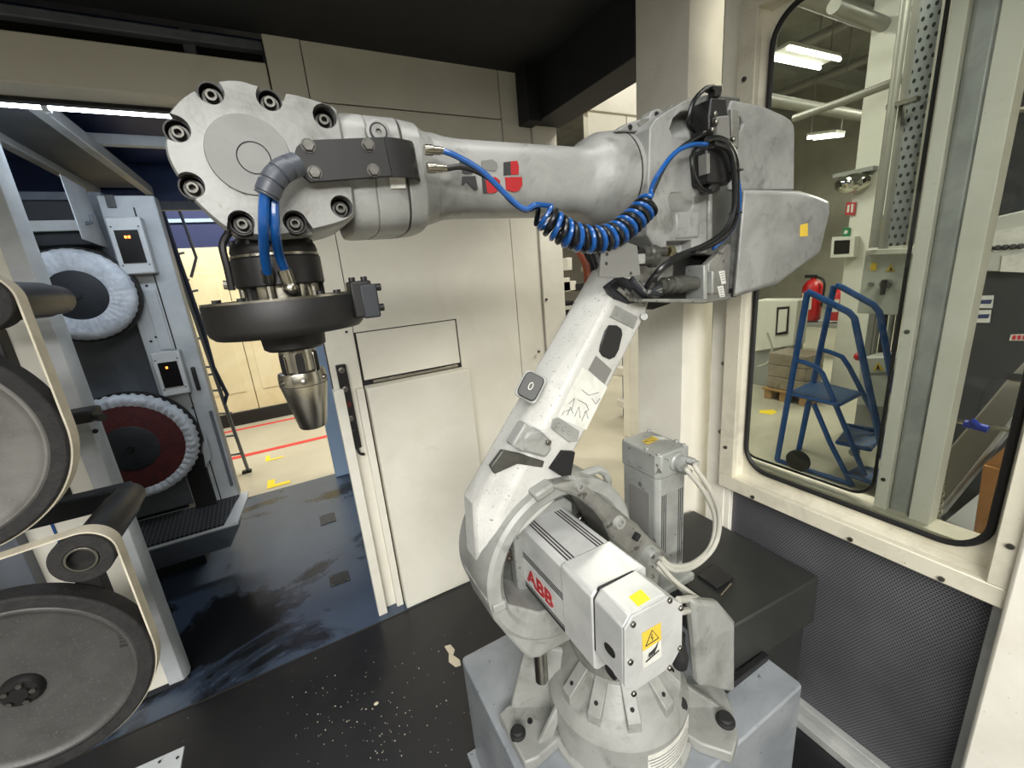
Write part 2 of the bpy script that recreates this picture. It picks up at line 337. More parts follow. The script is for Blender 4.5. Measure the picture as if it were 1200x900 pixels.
# right wall: column boxes, opening, window wall
wr = struct('wall_right', MB().box(1.40, 1.47, -1.16, .95, 0, .05), 'post_paint', .003)
def rpart(name, mb, mat, bev=.002): return mb.build(name, mat, wr, bev)
rpart('column_panel', MB().box(1.30, 1.468, 1.083, 1.315, 0, 3.0), 'post_paint')
rpart('column_panel', MB().box(1.380, 1.46, .939, 1.0165, 0, 3.0), 'post_paint')
for z in (1.31, 1.04):
    rpart('screw', MB().cyl((1.381, .962, z), (1.372, .962, z), .008, n=10), 'steel_bolt', 0)
struct('trim_ceiling_beam', MB().box(1.295, 1.47, 1.317, 2.05, 2.42, CEIL+.02).box(1.22, 1.30, 1.95, 2.05, 2.41, CEIL), 'ceiling_black', .004)
rpart('corner_post', MB().box(1.33, 1.46, -.32, .192, 0, 3.0), 'post_paint', .008)
# perforated sheet under the window with its edge strips and floor rail
rpart('perforated_sheet', MB().box(1.405, 1.41, .19, .945, .05, .85), 'mesh_sheet', 0)
rpart('sheet_edge', MB().box(1.385, 1.41, .192, .215, .05, .83), 'galvanised')
rpart('sheet_edge', MB().box(1.385, 1.41, .915, .94, .05, .83), 'post_paint')
rpart('rail', MB().box(1.345, 1.40, -.3, .95, .0, .035).box(1.375, 1.405, -.3, .95, .035, .075), 'galvanised', .003)
# window 1: deep frame on the cell side
W = struct('window_1', MB().box(1.345, 1.42, .192, .94, .832, .885), 'frame_paint', .003, base=(1.38, .55, .83))
def wp(name, mb, mat, bev=.002): return mb.build(name, mat, W, bev)
wp('frame_rail', MB().box(1.345, 1.42, .192, .94, 2.37, 2.43), 'frame_paint')
wp('frame_stile', MB().box(1.345, 1.42, .885, .94, .885, 2.37), 'frame_paint')
wp('frame_stile', MB().box(1.345, 1.42, .192, .228, .885, 2.37), 'frame_paint')
def slope_rect(y0, y1, z0, z1, d, x0, x1):           # sloping inner lip of the frame
    a = [(x0, y0, z0), (x0, y1, z0), (x0, y1, z1), (x0, y0, z1)]; b = [(x1, y0+d, z0+d), (x1, y1-d, z0+d), (x1, y1-d, z1-d), (x1, y0+d, z1-d)]
    m = MB(); m.add(a+b, [(0, 1, 5, 4), (1, 2, 6, 5), (2, 3, 7, 6), (3, 0, 4, 7)]); return m
lip = wp('frame_lip', slope_rect(.226, .888, .882, 2.372, .014, 1.362, 1.392), 'frame_paint', 0)
def rrect(y0, y1, z0, z1, r, x, n=8):
    out = []
    for cy, cz, a0 in ((y1-r, z1-r, 0), (y0+r, z1-r, 90), (y0+r, z0+r, 180), (y1-r, z0+r, 270)):
        for k in range(n+1):
            a = R(a0+90*k/n); out.append(Vector((x, cy+r*math.cos(a), cz+r*math.sin(a))))
    return out
GA = (.247, .864, .926, 2.348, .085)
wp('rubber_gasket', MB().tube(rrect(*GA, 1.389), .0085, 6, closed=True), 'gasket', 0)
# corner fillets between lip and rounded gasket
def fillet_plate(y0, y1, z0, z1, r, x, Y0, Y1, Z0, Z1):
    inner = rrect(y0, y1, z0, z1, r, x); m = MB(); n = len(inner)
    outer = []
    for q in inner:
        yy = Y1 if q.y > (y0+y1)/2 else Y0; zz = Z1 if q.z > (z0+z1)/2 else Z0
        cyy, czz = (y0+y1)/2, (z0+z1)/2
        outer.append(Vector((x, min(max(q.y+(q.y-cyy)*.25, Y0), Y1), min(max(q.z+(q.z-czz)*.25, Z0), Z1))))
    return m.add(inner+outer, [(i, (i+1) % n, n+(i+1) % n, n+i) for i in range(n)])
wp('corner_plate', fillet_plate(*GA, 1.3925, .225, .889, .881, 2.375), 'frame_paint', 0)
wp('pane', MB().prism(rrect(*GA, 1.390), (.004, 0, 0)), 'glass', 0)
for y in (.80, .50, .30): wp('screw', MB().cyl((1.346, y, .845), (1.340, y, .845), .007, n=8), 'steel_bolt', 0)
for z in (1.0, 1.6, 2.2):
    wp('screw', MB().cyl((1.346, .205, z), (1.340, .205, z), .007, n=8), 'steel_bolt', 0)
    wp('screw', MB().cyl((1.346, .915, z), (1.340, .915, z), .007, n=8), 'steel_bolt', 0)
# window 2: outer frame on the hall side with the steel post between two panes
W2 = struct('window_2', MB().box(1.46, 1.54, -.3, .99, .83, .905), 'frame_paint', .003, base=(1.5, .4, .83))
def w2(name, mb, mat, bev=.002): return mb.build(name, mat, W2, bev)
w2('frame_rail', MB().box(1.46, 1.54, -.3, .99, 2.47, 2.55), 'frame_paint')
w2('frame_stile', MB().box(1.46, 1.54, .955, 1.0, .9, 2.47), 'frame_paint')
w2('mullion', MB().box(1.485, 1.54, .478, .508, .87, 2.6), 'post_paint')
w2('mullion', MB().box(1.485, 1.54, .378, .424, .87, 2.6), 'post_paint')
gp = MB().box(1.500, 1.56, .424, .478, 0, 2.9)
w2('steel_post', gp, 'galvanised', .012)
w2('rubber_gasket', MB().tube(rrect(.520, .950, .918, 2.46, .06, 1.50), .005, 6, closed=True), 'gasket', 0)
w2('pane', MB().prism(rrect(.520, .950, .918, 2.46, .06, 1.502), (.004, 0, 0)), 'glass', 0)
for z in (1.0, 1.45): w2('screw', MB().cyl((1.487, .493, z), (1.481, .493, z), .006, n=8), 'steel_bolt', 0)
# walls out of view that close the cell
struct('trim_front_lintel', MB().box(-3.2, 1.5, -1.16, -1.1, 2.5, 3.05), 'wall_paint', .004)
struct('wall_left', MB().box(-3.28, -3.2, -1.16, 4.05, 0, CEIL), 'wall_paint')
# lintel over the corridor doorway
struct('trim_lintel', MB().box(-3.2, .116, 2.05, 2.17, 2.412, 2.556), 'wall_paint', .004)
struct('trim_lintel_rail', MB().box(-3.2, .118, 2.06, 2.10, 2.60, 2.632), 'machine_grey', .004)
struct('trim_lintel_back', MB().box(-3.2, .118, 2.17, 2.20, 2.40, CEIL), 'ceiling_black')
for x in (-.14, -.9): struct('trim_lintel_bracket', MB().box(x, x+.035, 2.09, 2.17, 2.55, CEIL), 'machine_grey', .002)
# corridor behind the doorway
struct('ceiling_corridor', MB().box(-3.2, .5, 2.2, 4.0, CEIL, CEIL+.05), 'machine_blue')
struct('trim_header', MB().box(-3.2, .5, 4.0, 4.06, 2.40, 2.75), 'machine_blue')
struct('trim_header_strip', MB().box(-3.2, .3, 3.97, 4.02, 2.345, 2.405), 'machine_grey', .004)
struct('wall_corridor', MB().box(.45, .5, 2.14, 3.95, 0, CEIL), 'hall_wall')
struct('trim_exit_jamb', MB().box(.10, .5, 3.95, 4.08, 0, 2.40), 'light_blue', .006)
for i, x in enumerate((-.98, -.70)):
    struct('trim_ceiling_bar', MB().box(x, x+.045, 2.24, 3.96, 2.44, 2.50), 'machine_paint', .004)
struct('trim_ceiling_tray', MB().box(-.935, -.70, 2.24, 3.9, 2.475, 2.49), 'machine_grey', .002)
struct('trim_ceiling_bar_cross', MB().box(-.7, .4, 3.0, 3.05, 2.5, 2.55), 'machine_paint', .004)
# lamp under the lintel
lt = thing('tube_lamp', 'long white tube lamp glowing under the lintel of the corridor doorway', 'lamp', (-.45, 2.23, 2.38))
MB().box(-1.15, .1, 2.205, 2.26, 2.425, 2.45).build('lamp_housing', 'machine_paint', lt, .004)
MB().cyl((-.595, 2.232, 2.41), (.05, 2.232, 2.41), .013, n=14).build('light_tube', 'tube_light', lt)
MB().cyl((-1.12, 2.232, 2.41), (-.615, 2.232, 2.41), .013, n=14).build('light_tube', 'tube_light', lt)
for x in (-1.13, -.605, .058): MB().box(x-.009, x+.009, 2.212, 2.252, 2.392, 2.43).build('lamp_holder', 'white_plastic', lt, .002)
# cell ceiling lamps
for (cx, cy2, sx, sy), lb in (((-.15, -.55, 1.5, .4), 'wide flat lamp panel on the black ceiling over the cell entrance'), ((.20, .35, 1.3, .25), 'long flat lamp panel on the black ceiling above the robot')):
    t = thing('ceiling_lamp', lb, 'lamp', (cx, cy2, 2.60))
    MB().box(cx-sx/2-.02, cx+sx/2+.02, cy2-sy/2-.02, cy2+sy/2+.02, 2.60, 2.651).build('lamp_housing', 'white_plastic', t, .004)
    MB().box(cx-sx/2, cx+sx/2, cy2-sy/2, cy2+sy/2, 2.594, 2.60).build('diffuser', 'white_plastic', t)
# push button strip on the edge of the back wall
bs = thing('push_button_strip', 'narrow dark strip of push buttons on the edge of the white wall', 'control strip', (.168, 2.03, .94))
x0, x1 = .146, .190
MB().box(x0, x1, 2.022, 2.048, .945, 1.36).build('strip_plate', 'black_metal', bs, .004)
for z, mt in ((1.335, 'steel_bolt'), (1.245, 'steel_bolt'), (1.17, 'buff_red'), (1.10, 'steel_bolt'), (1.03, 'black_plastic')):
    MB().lathe((.168, 2.023, z), -Y, [(0, .014), (.006, .014), (.007, .010), (.012, .009)], 14).build('push_button', mt, bs)
MB().tube(curve([(.168, 2.03, .95), (.175, 2.02, .92), (.195, 2.03, .905)], 6), .007, 6).build('cable', 'black_rubber', bs)
# floor plates, chips, debris, corridor yellow marks
for i, (q, ang, lb) in enumerate((((384, 608), 0, 'small dark steel cover plate in the blue floor by the corridor exit'), ((398, 678), 0, 'small dark steel cover plate in the blue floor beside the white wall'))):
    c = PZ(*q, 0); hx, hy = (.055, .055) if i else (.055, .075)
    fp = tag(MB().box(c.x-hx, c.x+hx, c.y-hy, c.y+hy, -.002, .004).build('floor_plate', 'machine_dark', None, .001), lb, 'cover plate')
    for sx in (-1, 1):
        for sy in (-1, 1): MB().cyl((c.x+sx*hx*.8, c.y+sy*hy*.8, .004), (c.x+sx*hx*.8, c.y+sy*hy*.8, .006), .004, n=8).build('screw', 'steel_bolt', fp)
def chip(name, pts, z, mat, lb, cat):
    return tag(MB().prism([PZ(a, b, z) for a, b in pts], (0, 0, .004)).build(name, mat, None, 0), lb, cat)
chip('paint_chip', [(521, 758), (528, 756), (533, 762), (531, 769), (526, 766)], 0, 'chip_beige', 'small beige chip on the black floor touching a larger chip', 'chip')
chip('paint_chip', [(526, 767), (532, 769), (539, 774), (540, 780), (534, 782), (526, 776)], 0, 'chip_beige', 'larger beige chip on the black floor by the grey pedestal corner', 'chip')
db = MB()
for k in range(150):
    px, py = random.gauss(440, 55), random.gauss(845, 45)
    if not (330 < px < 545 and 760 < py < 899): continue
    c = PZ(px, py, 0); s = random.choice((.0012, .0015, .002, .003)); a = random.random()*6
    db.prism([c+Vector((math.cos(a+t)*s*random.uniform(.5, 1.3), math.sin(a+t)*s*random.uniform(.5, 1.3), .0)) for t in (0, 1.4, 2.8, 4.3)], (0, 0, .002))
tag(db.build('floor_debris', 'chip_beige', None, 0), 'tiny pale flakes scattered over the black floor', 'debris', kind='stuff')
for i, (q, lb) in enumerate((((441, 825), 'largest pale crumb among the flakes on the black floor'),)):
    c = PZ(*q, 0); tag(MB().sphere(c+Z*.003, .008, 7, 4, (1.3, 1, .5)).build('crumb', 'chip_beige', None), lb, 'crumb')
# ================================================================== belt grinder (left)
def hull(pts):
    pts = sorted(set((round(a, 5), round(b, 5)) for a, b in pts)); lo = []; up = []
    for s, L_ in ((pts, lo), (pts[::-1], up)):
        for q in s:
            while len(L_) > 1 and (L_[-1][0]-L_[-2][0])*(q[1]-L_[-2][1])-(L_[-1][1]-L_[-2][1])*(q[0]-L_[-2][0]) <= 0: L_.pop()
            L_.append(q)
    return lo[:-1]+up[:-1]
bgm = thing('belt_grinding_machine', 'white belt grinding machine with two big black rimmed contact wheels and pale belts', 'machine', (-1.0, 2.1, 0))
cb = MB().box(-1.9, -.80, 2.115, 2.15, .03, 2.41).build('cabinet', 'wall_paint', bgm, .004)
MB().prism([(-.80, 2.10, .03), (-.745, 2.10, .03), (-.728, 2.125, .03), (-.728, 2.16, .03), (-.80, 2.16, .03)], (0, 0, 2.38)).build('edge_post', 'machine_paint', cb, .002)
MB().box(-1.9, -.735, 2.12, 2.16, 0, .035).build('plinth', 'machine_dark', cb)
MB().box(-1.9, -1.03, 2.06, 2.12, .05, 1.08).build('lower_panel', 'machine_grey', cb, .004)
MB().box(-1.9, -.868, 2.108, 2.12, .96, 1.66).build('slot', 'dark_hole', cb)  # flat black panel painting the dark of the interior behind the belt
MB().box(-.955, -.948, 2.108, 2.118, .35, 1.05).build('blue_strip', 'ladder_blue', cb)
c = PY(112, 505, 2.10); MB().cyl(c, c-Y*.006, .009, n=10).build('screw', 'ink', cb)
def contact_wheel(cx, cz, face, lab):
    y0 = 1.30
    wl = MB().lathe((cx, y0, cz), Y, [(.012, .0), (.012, .195), (.008, .206), (.003, .212), (.003, .217), (.008, .224), (.05, .224), (.05, 0)], 72).build('contact_wheel', face, bgm); wl['label'] = lab
    MB().ring((cx, y0, cz), Y, .002, .060, .222, .2525, 96).build('tyre', 'tyre_black', wl, .005)
    hb = MB().lathe((cx, y0, cz), -Y, [(-.012, .042), (-.004, .040), (.004, .034), (.004, .020), (.010, .018), (.010, 0)], 24).build('hub', 'black_metal', wl)
    for k in range(5):
        a = 2*math.pi*k/5; MB().cyl((cx+.025*math.cos(a), y0-.003, cz+.025*math.sin(a)), (cx+.025*math.cos(a), y0-.012, cz+.025*math.sin(a)), .006, n=8).build('bolt', 'steel_bolt', wl)
    MB().cyl((cx, y0+.05, cz), (cx, 1.55, cz), .04, n=20).build('axle', 'machine_dark', wl)
    MB().box(cx-.5, cx+.04, 1.50, 1.56, cz-.05, cz+.05).build('axle_arm', 'machine_dark', wl, .006)
    MB().box(cx-.5, cx-.4, 1.50, 2.12, cz-.05, cz+.05).build('axle_arm', 'machine_dark', wl, .006)
    return wl
wl = contact_wheel(-.7527, .8161, 'wheel_grey', 'grey disc with a black tyre, lower contact wheel')
for k in range(4):
    a = R(-2-4*k); MB().bar((-.7527+.196*math.cos(a), 1.311, .87+.0-.012*k), (-.7527+.213*math.cos(a), 1.307, .87-.012*k), .004, .006).build('vent_slot', 'ink', wl)
contact_wheel(-.759, 1.4406, 'wheel_light', 'light grey disc with a black tyre, upper contact wheel')
def idler(cx, cz):
    r = MB().ring((cx, 1.30, cz), Y, 0, .055, .034, .062, 40).build('idler_roller', 'tyre_black', bgm, .003)
    MB().ring((cx, 1.30, cz), Y, -.002, .05, .027, .0325, 32).build('bearing_ring', 'steel_bolt', r, .001)
    MB().box(cx-.055, cx-.005, 1.36, 1.40, cz-.20, cz-.03).build('idler_bracket', 'black_metal', r, .004)
    MB().lathe((cx, 1.315, cz), Y, [(0, .008), (.001, .028), (.04, .028), (.04, 0)], 24).build('bearing', 'black_metal', r)
    MB().lathe((cx, 1.355, cz), Y, [(0, .03), (.02, .046), (.24, .046), (.26, .042), (.33, .040), (.34, .03)], 28).build('shaft_housing', 'black_plastic', r)
    MB().box(cx-.35, cx-.0, 1.68, 1.74, cz-.035, cz+.03).build('support_arm', 'machine_dark', r, .008)
for cx, cz, wx, wz in ((-.5627, 1.1117, -.7527, .8161), (-.569, 1.737, -.759, 1.4406)):
    idler(cx, cz)
    pts = []
    for a, b, rr in ((cx, cz, .062), (wx, wz, .2525), (wx-.75, wz+.19, .08)):
        pts += [(a+rr*math.cos(2*math.pi*k/90), b+rr*math.sin(2*math.pi*k/90)) for k in range(90)]
    hp = hull(pts); n = len(hp); m = MB(); lo = []
    cxm = sum(q[0] for q in hp)/n; czm = sum(q[1] for q in hp)/n
    nrm = []
    for i in range(n):
        t = Vector((hp[(i+1) % n][0]-hp[i-1][0], 0, hp[(i+1) % n][1]-hp[i-1][1])).normalized(); nrm.append(Vector((t.z, 0, -t.x)))
    L_ = []
    for y, e in ((1.312, 0.0), (1.312, .004), (1.352, .004), (1.352, 0)):
        L_.append([Vector((hp[i][0], y, hp[i][1]))+nrm[i]*e for i in range(n)])
    m.loft(L_+[L_[0]], False, False).build('grinding_belt', 'belt', bgm)
    MB().lathe((wx-.75, 1.30, wz+.19), Y, [(0, .0), (0, .08), (.05, .08), (.05, 0)], 32).build('drive_pulley', 'machine_dark', bgm)
    MB().cyl((wx-.75, 1.35, wz+.19), (wx-.75, 2.12, wz+.19), .03).build('pulley_axle', 'machine_dark', bgm)
ck = PY(100, 488, 2.0); MB().obox(ck+Vector((-.02, .03, 0)), X, Y, Z, .09, .10, .045).build('clamp', 'black_metal', bgm, .008)
MB().cyl(ck+Vector((.03, -.02, -.005)), ck+Vector((.06, -.05, -.005)), .014, n=12).build('clamp_knob', 'black_plastic', bgm)
gA = PZ(216, 874, .42); g1_ = (PZ(160, 899, .42)-gA).normalized(); g2_ = (PZ(211, 902, .42)-gA).normalized()
gpl = [gA, gA+g1_*.26, gA+g1_*.26+g2_*.14, gA+g2_*.14]
gd = MB().prism(gpl, (0, 0, -.006)).build('guard_plate', 'machine_paint', bgm, .001)
for q in ((187, 893), (208, 888)):
    c = PZ(*q, .421); MB().cyl(c, c+Z*.002, .004, n=8).build('screw', 'ink', gd)
gq = gA+g1_*.16+g2_*.08; MB().box(gq.x-.02, gq.x+.02, gq.y-.02, gq.y+.02, 0, .416).build('guard_leg', 'machine_grey', gd)
# ================================================================== polishing machine (behind, in the corridor)
pm = thing('polishing_machine', 'grey polishing machine with a white cloth wheel above a dark red buff', 'machine', (-1.0, 3.0, 0))
bd = MB().box(-1.9, -.74, 3.12, 3.9, .45, 2.30).build('back_panel', 'machine_grey', pm, .004)
MB().box(-1.9, -.80, 3.15, 3.9, .0, .45).build('machine_base', 'machine_dark', pm, .004)
cl = MB().box(-.735, -.50, 3.0, 3.10, .46, 2.26).build('column', 'machine_paint', pm, .006)
MB().box(-.60, -.595, 2.994, 3.0, .45, 2.2).build('seam', 'seam_dark', cl)
MB().box(-.665, -.61, 2.992, 3.0, 1.45, 1.78).build('cover_plate', 'machine_paint', cl, .002)
MB().box(-.53, -.515, 2.985, 3.0, .55, 1.05).build('groove', 'machine_grey', cl)
MB().box(-.556, -.536, 2.972, 3.0, 1.19, 1.33).build('door_handle', 'black_plastic', cl, .006)
MB().box(-.70, -.665, 2.99, 3.0, 2.2, 2.26).build('hook', 'black_plastic', cl)
for q in ((170, 310), (172, 335), (183, 395), (177, 400), (192, 500), (226, 478)):
    c = PY(*q, 3.0); MB().cyl(c, c-Y*.004, .007, n=8).build('screw', 'ink', cl)
def indicator(px, w_, h_, lab, digits):
    c = PY(*px, 2.93); o = MB().box(c.x-w_/2, c.x+w_/2, 2.93, 3.01, c.z-h_/2, c.z+h_/2).build('indicator_box', 'white_plastic', pm, .008); o['label'] = lab
    MB().box(c.x-w_*.33, c.x+w_*.33, 2.924, 2.935, c.z-h_*.30, c.z+h_*.27).build('display', 'display_dark', o)
    for k in range(digits):
        MB().box(c.x-.012+k*.014, c.x-.003+k*.014, 2.922, 2.925, c.z+h_*.13, c.z+h_*.17).build('indicator_light', 'red_lamp', o)
    for sx in (-1, 1):
        for sz in (-.34, .33): MB().cyl((c.x+sx*w_*.38, 2.931, c.z+sz*h_), (c.x+sx*w_*.38, 2.928, c.z+sz*h_), .004, n=8).build('screw', 'ink', o)
    return o
indicator((153, 288), .145, .285, 'white indicator box beside the white cloth wheel', 2)
indicator((200, 438), .13, .25, 'white indicator box above the red buff', 1)
# flap plate, white bar
pa = PY(69, 204, 2.72); fx = pa.x
MB().prism([PX(a, b, fx) for a, b in ((69, 204), (99, 221), (126, 291), (96, 280))], (.004, 0, 0)).build('flap', 'machine_paint', pm, .001)
fh = PX(99, 262, fx); MB().tube(curve([fh+X*.004, fh+X*.03+Z*.01, fh+X*.03+Z*.04], 5), .008, 8).build('flap_hook', 'machine_grey', pm)
MB().box(-1.9, PY(92, 262, 2.97).x, 2.97, 3.0, PY(60, 271, 2.97).z, PY(60, 258, 2.97).z).build('white_bar', 'white_plastic', pm, .004)
MB().box(-1.9, -.80, 3.0, 3.12, 2.02, 2.24).build('hood', 'machine_dark', pm, .01)
def ruffled(name, c, r0, r1, nr, amp, mat, y0, y1):
    L_ = []
    for j, (rr, yy) in enumerate(((r0, y0+.004), ((r0+r1)/2, y0-.012), (r1-.012, y0-.004), (r1, (y0+y1)/2), (r1-.012, y1), (r0, y1))):
        lp = []
        for i in range(nr*4):
            a = 2*math.pi*i/(nr*4); k = 1 if i % 4 in (0, 1) else -1
            e = amp*k*(1 if 1 <= j <= 4 else 0)*random.uniform(.5, 1.2)
            lp.append(Vector((c[0]+(rr+e*.6)*math.cos(a), yy+e*.8, c[1]+(rr+e*.6)*math.sin(a))))
        L_.append(lp)
    return MB().loft(L_+[L_[0]], False, False).build(name, mat, pm, smooth=70)
wc = (-.897, 1.7765)
o = ruffled('cloth_wheel', wc, .12, .226, 40, .0022, 'cloth_white', 2.88, 2.95); o['label'] = 'white cloth polishing wheel with a dark centre disc'
MB().lathe((wc[0], 2.886, wc[1]), Y, [(0, 0), (0, .11), (.006, .1235), (.05, .1235)], 48).build('centre_disc', 'machine_dark', o)
MB().ring((wc[0], 2.935, wc[1]), Y, 0, .03, .12, .237, 72).build('backing_rim', 'tyre_black', o)
MB().lathe((wc[0], 2.888, wc[1]), -Y, [(0, .02), (.008, .016), (.008, .0)], 12).build('centre_bolt', 'machine_dark', o)
rcn = (-.8965, .950)
o = ruffled('buff_wheel', rcn, .235, .300, 48, .006, 'cloth_white', 2.88, 2.95); o['label'] = 'dark red buffing wheel with a pale pleated cloth edge'
MB().lathe((rcn[0], 2.879, rcn[1]), Y, [(0, 0), (0, .235), (.006, .248), (.05, .248)], 64).build('buff_face', 'buff_red', o)
MB().lathe((rcn[0], 2.872, rcn[1]), Y, [(0, 0), (0, .118), (.006, .128), (.01, .128)], 48).build('centre_disc', 'machine_dark', o)
MB().lathe((rcn[0], 2.874, rcn[1]), -Y, [(0, .02), (.008, .016), (.008, .0)], 12).build('centre_bolt', 'black_metal', o)
MB().ring((rcn[0], 2.94, rcn[1]), Y, 0, .03, .23, .305, 72).build('backing_rim', 'tyre_black', o)
for c_ in (wc, rcn): MB().cyl((c_[0], 2.95, c_[1]), (c_[0], 3.2, c_[1]), .05).build('axle', 'machine_dark', pm)
# catch tray with a grid
ty = MB().prism([(-1.5, 2.74, .40), (-.50, 2.74, .40), (-.455, 2.95, .45), (-.455, 3.05, .45), (-1.5, 3.05, .45)], (0, 0, .012)).build('catch_tray', 'machine_paint', pm, .002)
MB().prism([(-1.5, 2.745, .416), (-.57, 2.745, .416), (-.50, 3.0, .466), (-1.5, 3.0, .466)], (0, 0, .010)).build('grid_shelf', 'shelf_grid', ty)
MB().prism([(-1.5, 2.73, .40), (-.49, 2.73, .40), (-.60, 2.9, .19), (-1.5, 2.9, .19)], (0, .1, 0)).build('tray_chute', 'machine_grey', ty, .004)
MB().box(-.72, -.62, 2.96, 3.0, .47, .80).build('slot', 'dark_hole', pm)
c = PY(243, 530, 2.97); MB().prism([PY(a, b, 2.97) for a, b in ((237, 523), (241, 510), (248, 535), (241, 549))], (0, .02, 0)).build('side_plate', 'machine_paint', pm, .002)
MB().lathe((-1.1, 2.85, .16), -Z, [(0, .10), (.16, .10)], 20).build('foot_roller', 'machine_dark', pm)
# ================================================================== pedestal and box
PT = .47
pd = thing('robot_pedestal', 'grey painted steel pedestal carrying the white robot', 'pedestal', (.695, .79, 0))
def rpoly(x0, x1, y0, y1, r, z, n=5):
    out = []
    for cx, cy, a0 in ((x1-r, y1-r, 0), (x0+r, y1-r, 90), (x0+r, y0+r, 180), (x1-r, y0+r, 270)):
        for k in range(n+1): a = R(a0+90*k/n); out.append((cx+r*math.cos(a), cy+r*math.sin(a), z))
    return out
MB().prism(rpoly(.284, 1.108, .472, 1.108, .016, .02), (0, 0, PT-.02)).build('pedestal_body', 'pedestal_paint', pd, .006, seg=3)
MB().box(.26, 1.13, .45, 1.13, 0, .022).build('floor_flange', 'pedestal_paint', pd, .002)
bx = thing('drive_box', 'matt black sheet metal box beside the robot base and perforated sheet', 'box', (1.16, .82, 0))
MB().prism([(.955, .60, PT+.001), (1.36, .572, PT+.001), (1.36, 1.06, PT+.001), (1.03, 1.06, PT+.001)], (0, 0, .183)).build('box_housing', 'box_black', bx, .006)
MB().box(1.135, 1.36, .60, 1.05, 0, PT+.01).build('box_foot', 'box_black', bx, .004)
tb = PZ(838, 678, .655); MB().obox(tb+Z*.006, X, Y, Z, .085, .075, .012).build('lid_tab', 'black_plastic', bx, .003)
MB().bar(PZ(845, 698, .668), PZ(857, 684, .668), .004, .003).build('tab_edge', 'steel', bx)
MB().obox(PZ(885, 800, PT)+Vector((.0, .03, .012)), X, Y, Z, .20, .02, .022).build('box_rail', 'black_plastic', bx, .003)
# ================================================================== robot
AX = Vector((.60, .70, 0)); A2 = Vector((.447, 0, 1.058)); YA = .76
rb = thing('industrial_robot', 'large white and grey six axis robot arm on the grey pedestal, wrist held level', 'robot', (AX.x, AX.y, PT))
def rp(name, mb, mat='robot_grey', bev=0, **k): return mb.build(name, mat, rb, bev, **k)
def sp(par, name, mb, mat, bev=0, **k): return mb.build(name, mat, par, bev, **k)
def PL(px, py, p, n): d = ray(px, py); t = (Vector(p)-CAM).dot(n)/d.dot(n); return CAM+d*t
def socket_screw(par, c, ax, r=.007, h=.006, mat='steel_bolt', name='screw'):
    ax = Vector(ax).normalized(); o = MB().lathe(c, ax, [(0, r), (h*.8, r), (h, r*.85), (h, r*.5), (h*.4, r*.48), (h*.4, 0)], 14).build(name, mat, par); return o
# --- base
base = rp('base_casting', MB().lathe((AX.x, AX.y, 0), Z, [(PT, .187), (.50, .187), (.594, .187), (.600, .184), (.630, .164), (.634, .158), (.640, .150), (.70, .108), (.72, .105), (.76, .105)], 72, True, True), 'robot_grey', smooth=18)
for i, q in enumerate(((661, 810), (699, 827), (739, 829), (776, 816), (798, 791), (835, 772))):
    c = PZ(*q, .662); d = Vector((c.x-AX.x, c.y-AX.y, 0)).normalized(); sd = Vector((-d.y, d.x, 0))
    o = Vector((AX.x, AX.y, 0)); m = MB(); w_ = .0165
    prof = [(.166, .622), (.166, .654), (.158, .660), (.10, .716), (.09, .70), (.09, .66)]
    m.prism([o+d*r+Z*z-sd*w_ for r, z in prof], sd*2*w_)
    rib = sp(base, 'rib', m, 'robot_grey', .002)
    hc = o+d*.146+Z*.6716; nn = (d*.69+Z*.72).normalized()
    sp(base, 'tapped_hole', MB().cyl(hc-nn*.004, hc+nn*.0012, .0052, n=12), 'dark_hole')
sp(base, 'base_skirt', MB().lathe((AX.x, AX.y, 0), Z, [(PT+.001, .198), (PT+.016, .198), (PT+.022, .186)], 64, False, False), 'robot_grey')
# feet
def foot(pxs, bolt, hole, fin_pts, name='foot'):
    f = sp(base, name, MB().prism([PZ(a, b, .505) for a, b in pxs], (0, 0, -.035)), 'robot_grey', .005)
    return f
foot([(584, 836), (594, 827), (650, 800), (672, 850), (630, 888), (615, 894)], None, None, None)
foot([(805, 800), (800, 858), (822, 872), (859, 884), (865, 862), (858, 828), (846, 800)], None, None, None)
foot([(680, 735), (640, 720), (618, 745), (640, 790)], None, None, None)
def fin(pxs, thick, mat='robot_grey', ref=0, nrm=None):
    a = PZ(*pxs[ref], .50); d = Vector((a.x-AX.x, a.y-AX.y, 0)).normalized() if nrm is None else nrm; n = Vector((-d.y, d.x, 0))
    pts = [PL(x, y, a, n) for x, y in pxs]; return MB().prism([q-n*thick/2 for q in pts], n*thick)
sp(base, 'gusset', fin([(598, 828), (650, 835), (660, 760), (616, 756), (607, 790)], .014), 'robot_grey', .004)
sp(base, 'gusset', fin([(648, 862), (660, 820), (652, 826), (622, 886), (628, 890)], .014), 'robot_grey', .004)
sp(base, 'gusset', fin([(856, 808), (815, 800), (806, 700), (838, 703), (856, 724)], .03, nrm=Vector((1, .05, 0))), 'robot_grey', .01)
sp(base, 'gusset', fin([(846, 828), (822, 866), (800, 830), (802, 800)], .016), 'robot_grey', .004)
def cap_bolt(q, z, r, mat='black_rubber', tilt=Z):
    c = PZ(*q, z); return sp(base, 'bolt_cap', MB().lathe(c, tilt, [(-.006, r*1.2), (.005, r*1.2), (.007, r), (.014, r*.96), (.018, r*.75), (.018, 0)], 22), mat)
cap_bolt((607, 860), .505, .0175); cap_bolt((850, 845), .505, .020); cap_bolt((797, 826), .60, .0145, tilt=(Z-Y*.3).normalized())
k = PY(797, 772, .55); sp(base, 'bolt_cap', MB().lathe(k, Z, [(-.02, .017), (0, .019), (.012, .019), (.02, .016), (.05, .011), (.075, .011)], 22), 'black_rubber')
c = PZ(621, 845, .506); sp(base, 'bolt_hole', MB().cyl(c-Z*.002, c+Z*.0015, .0075, n=14), 'dark_hole')
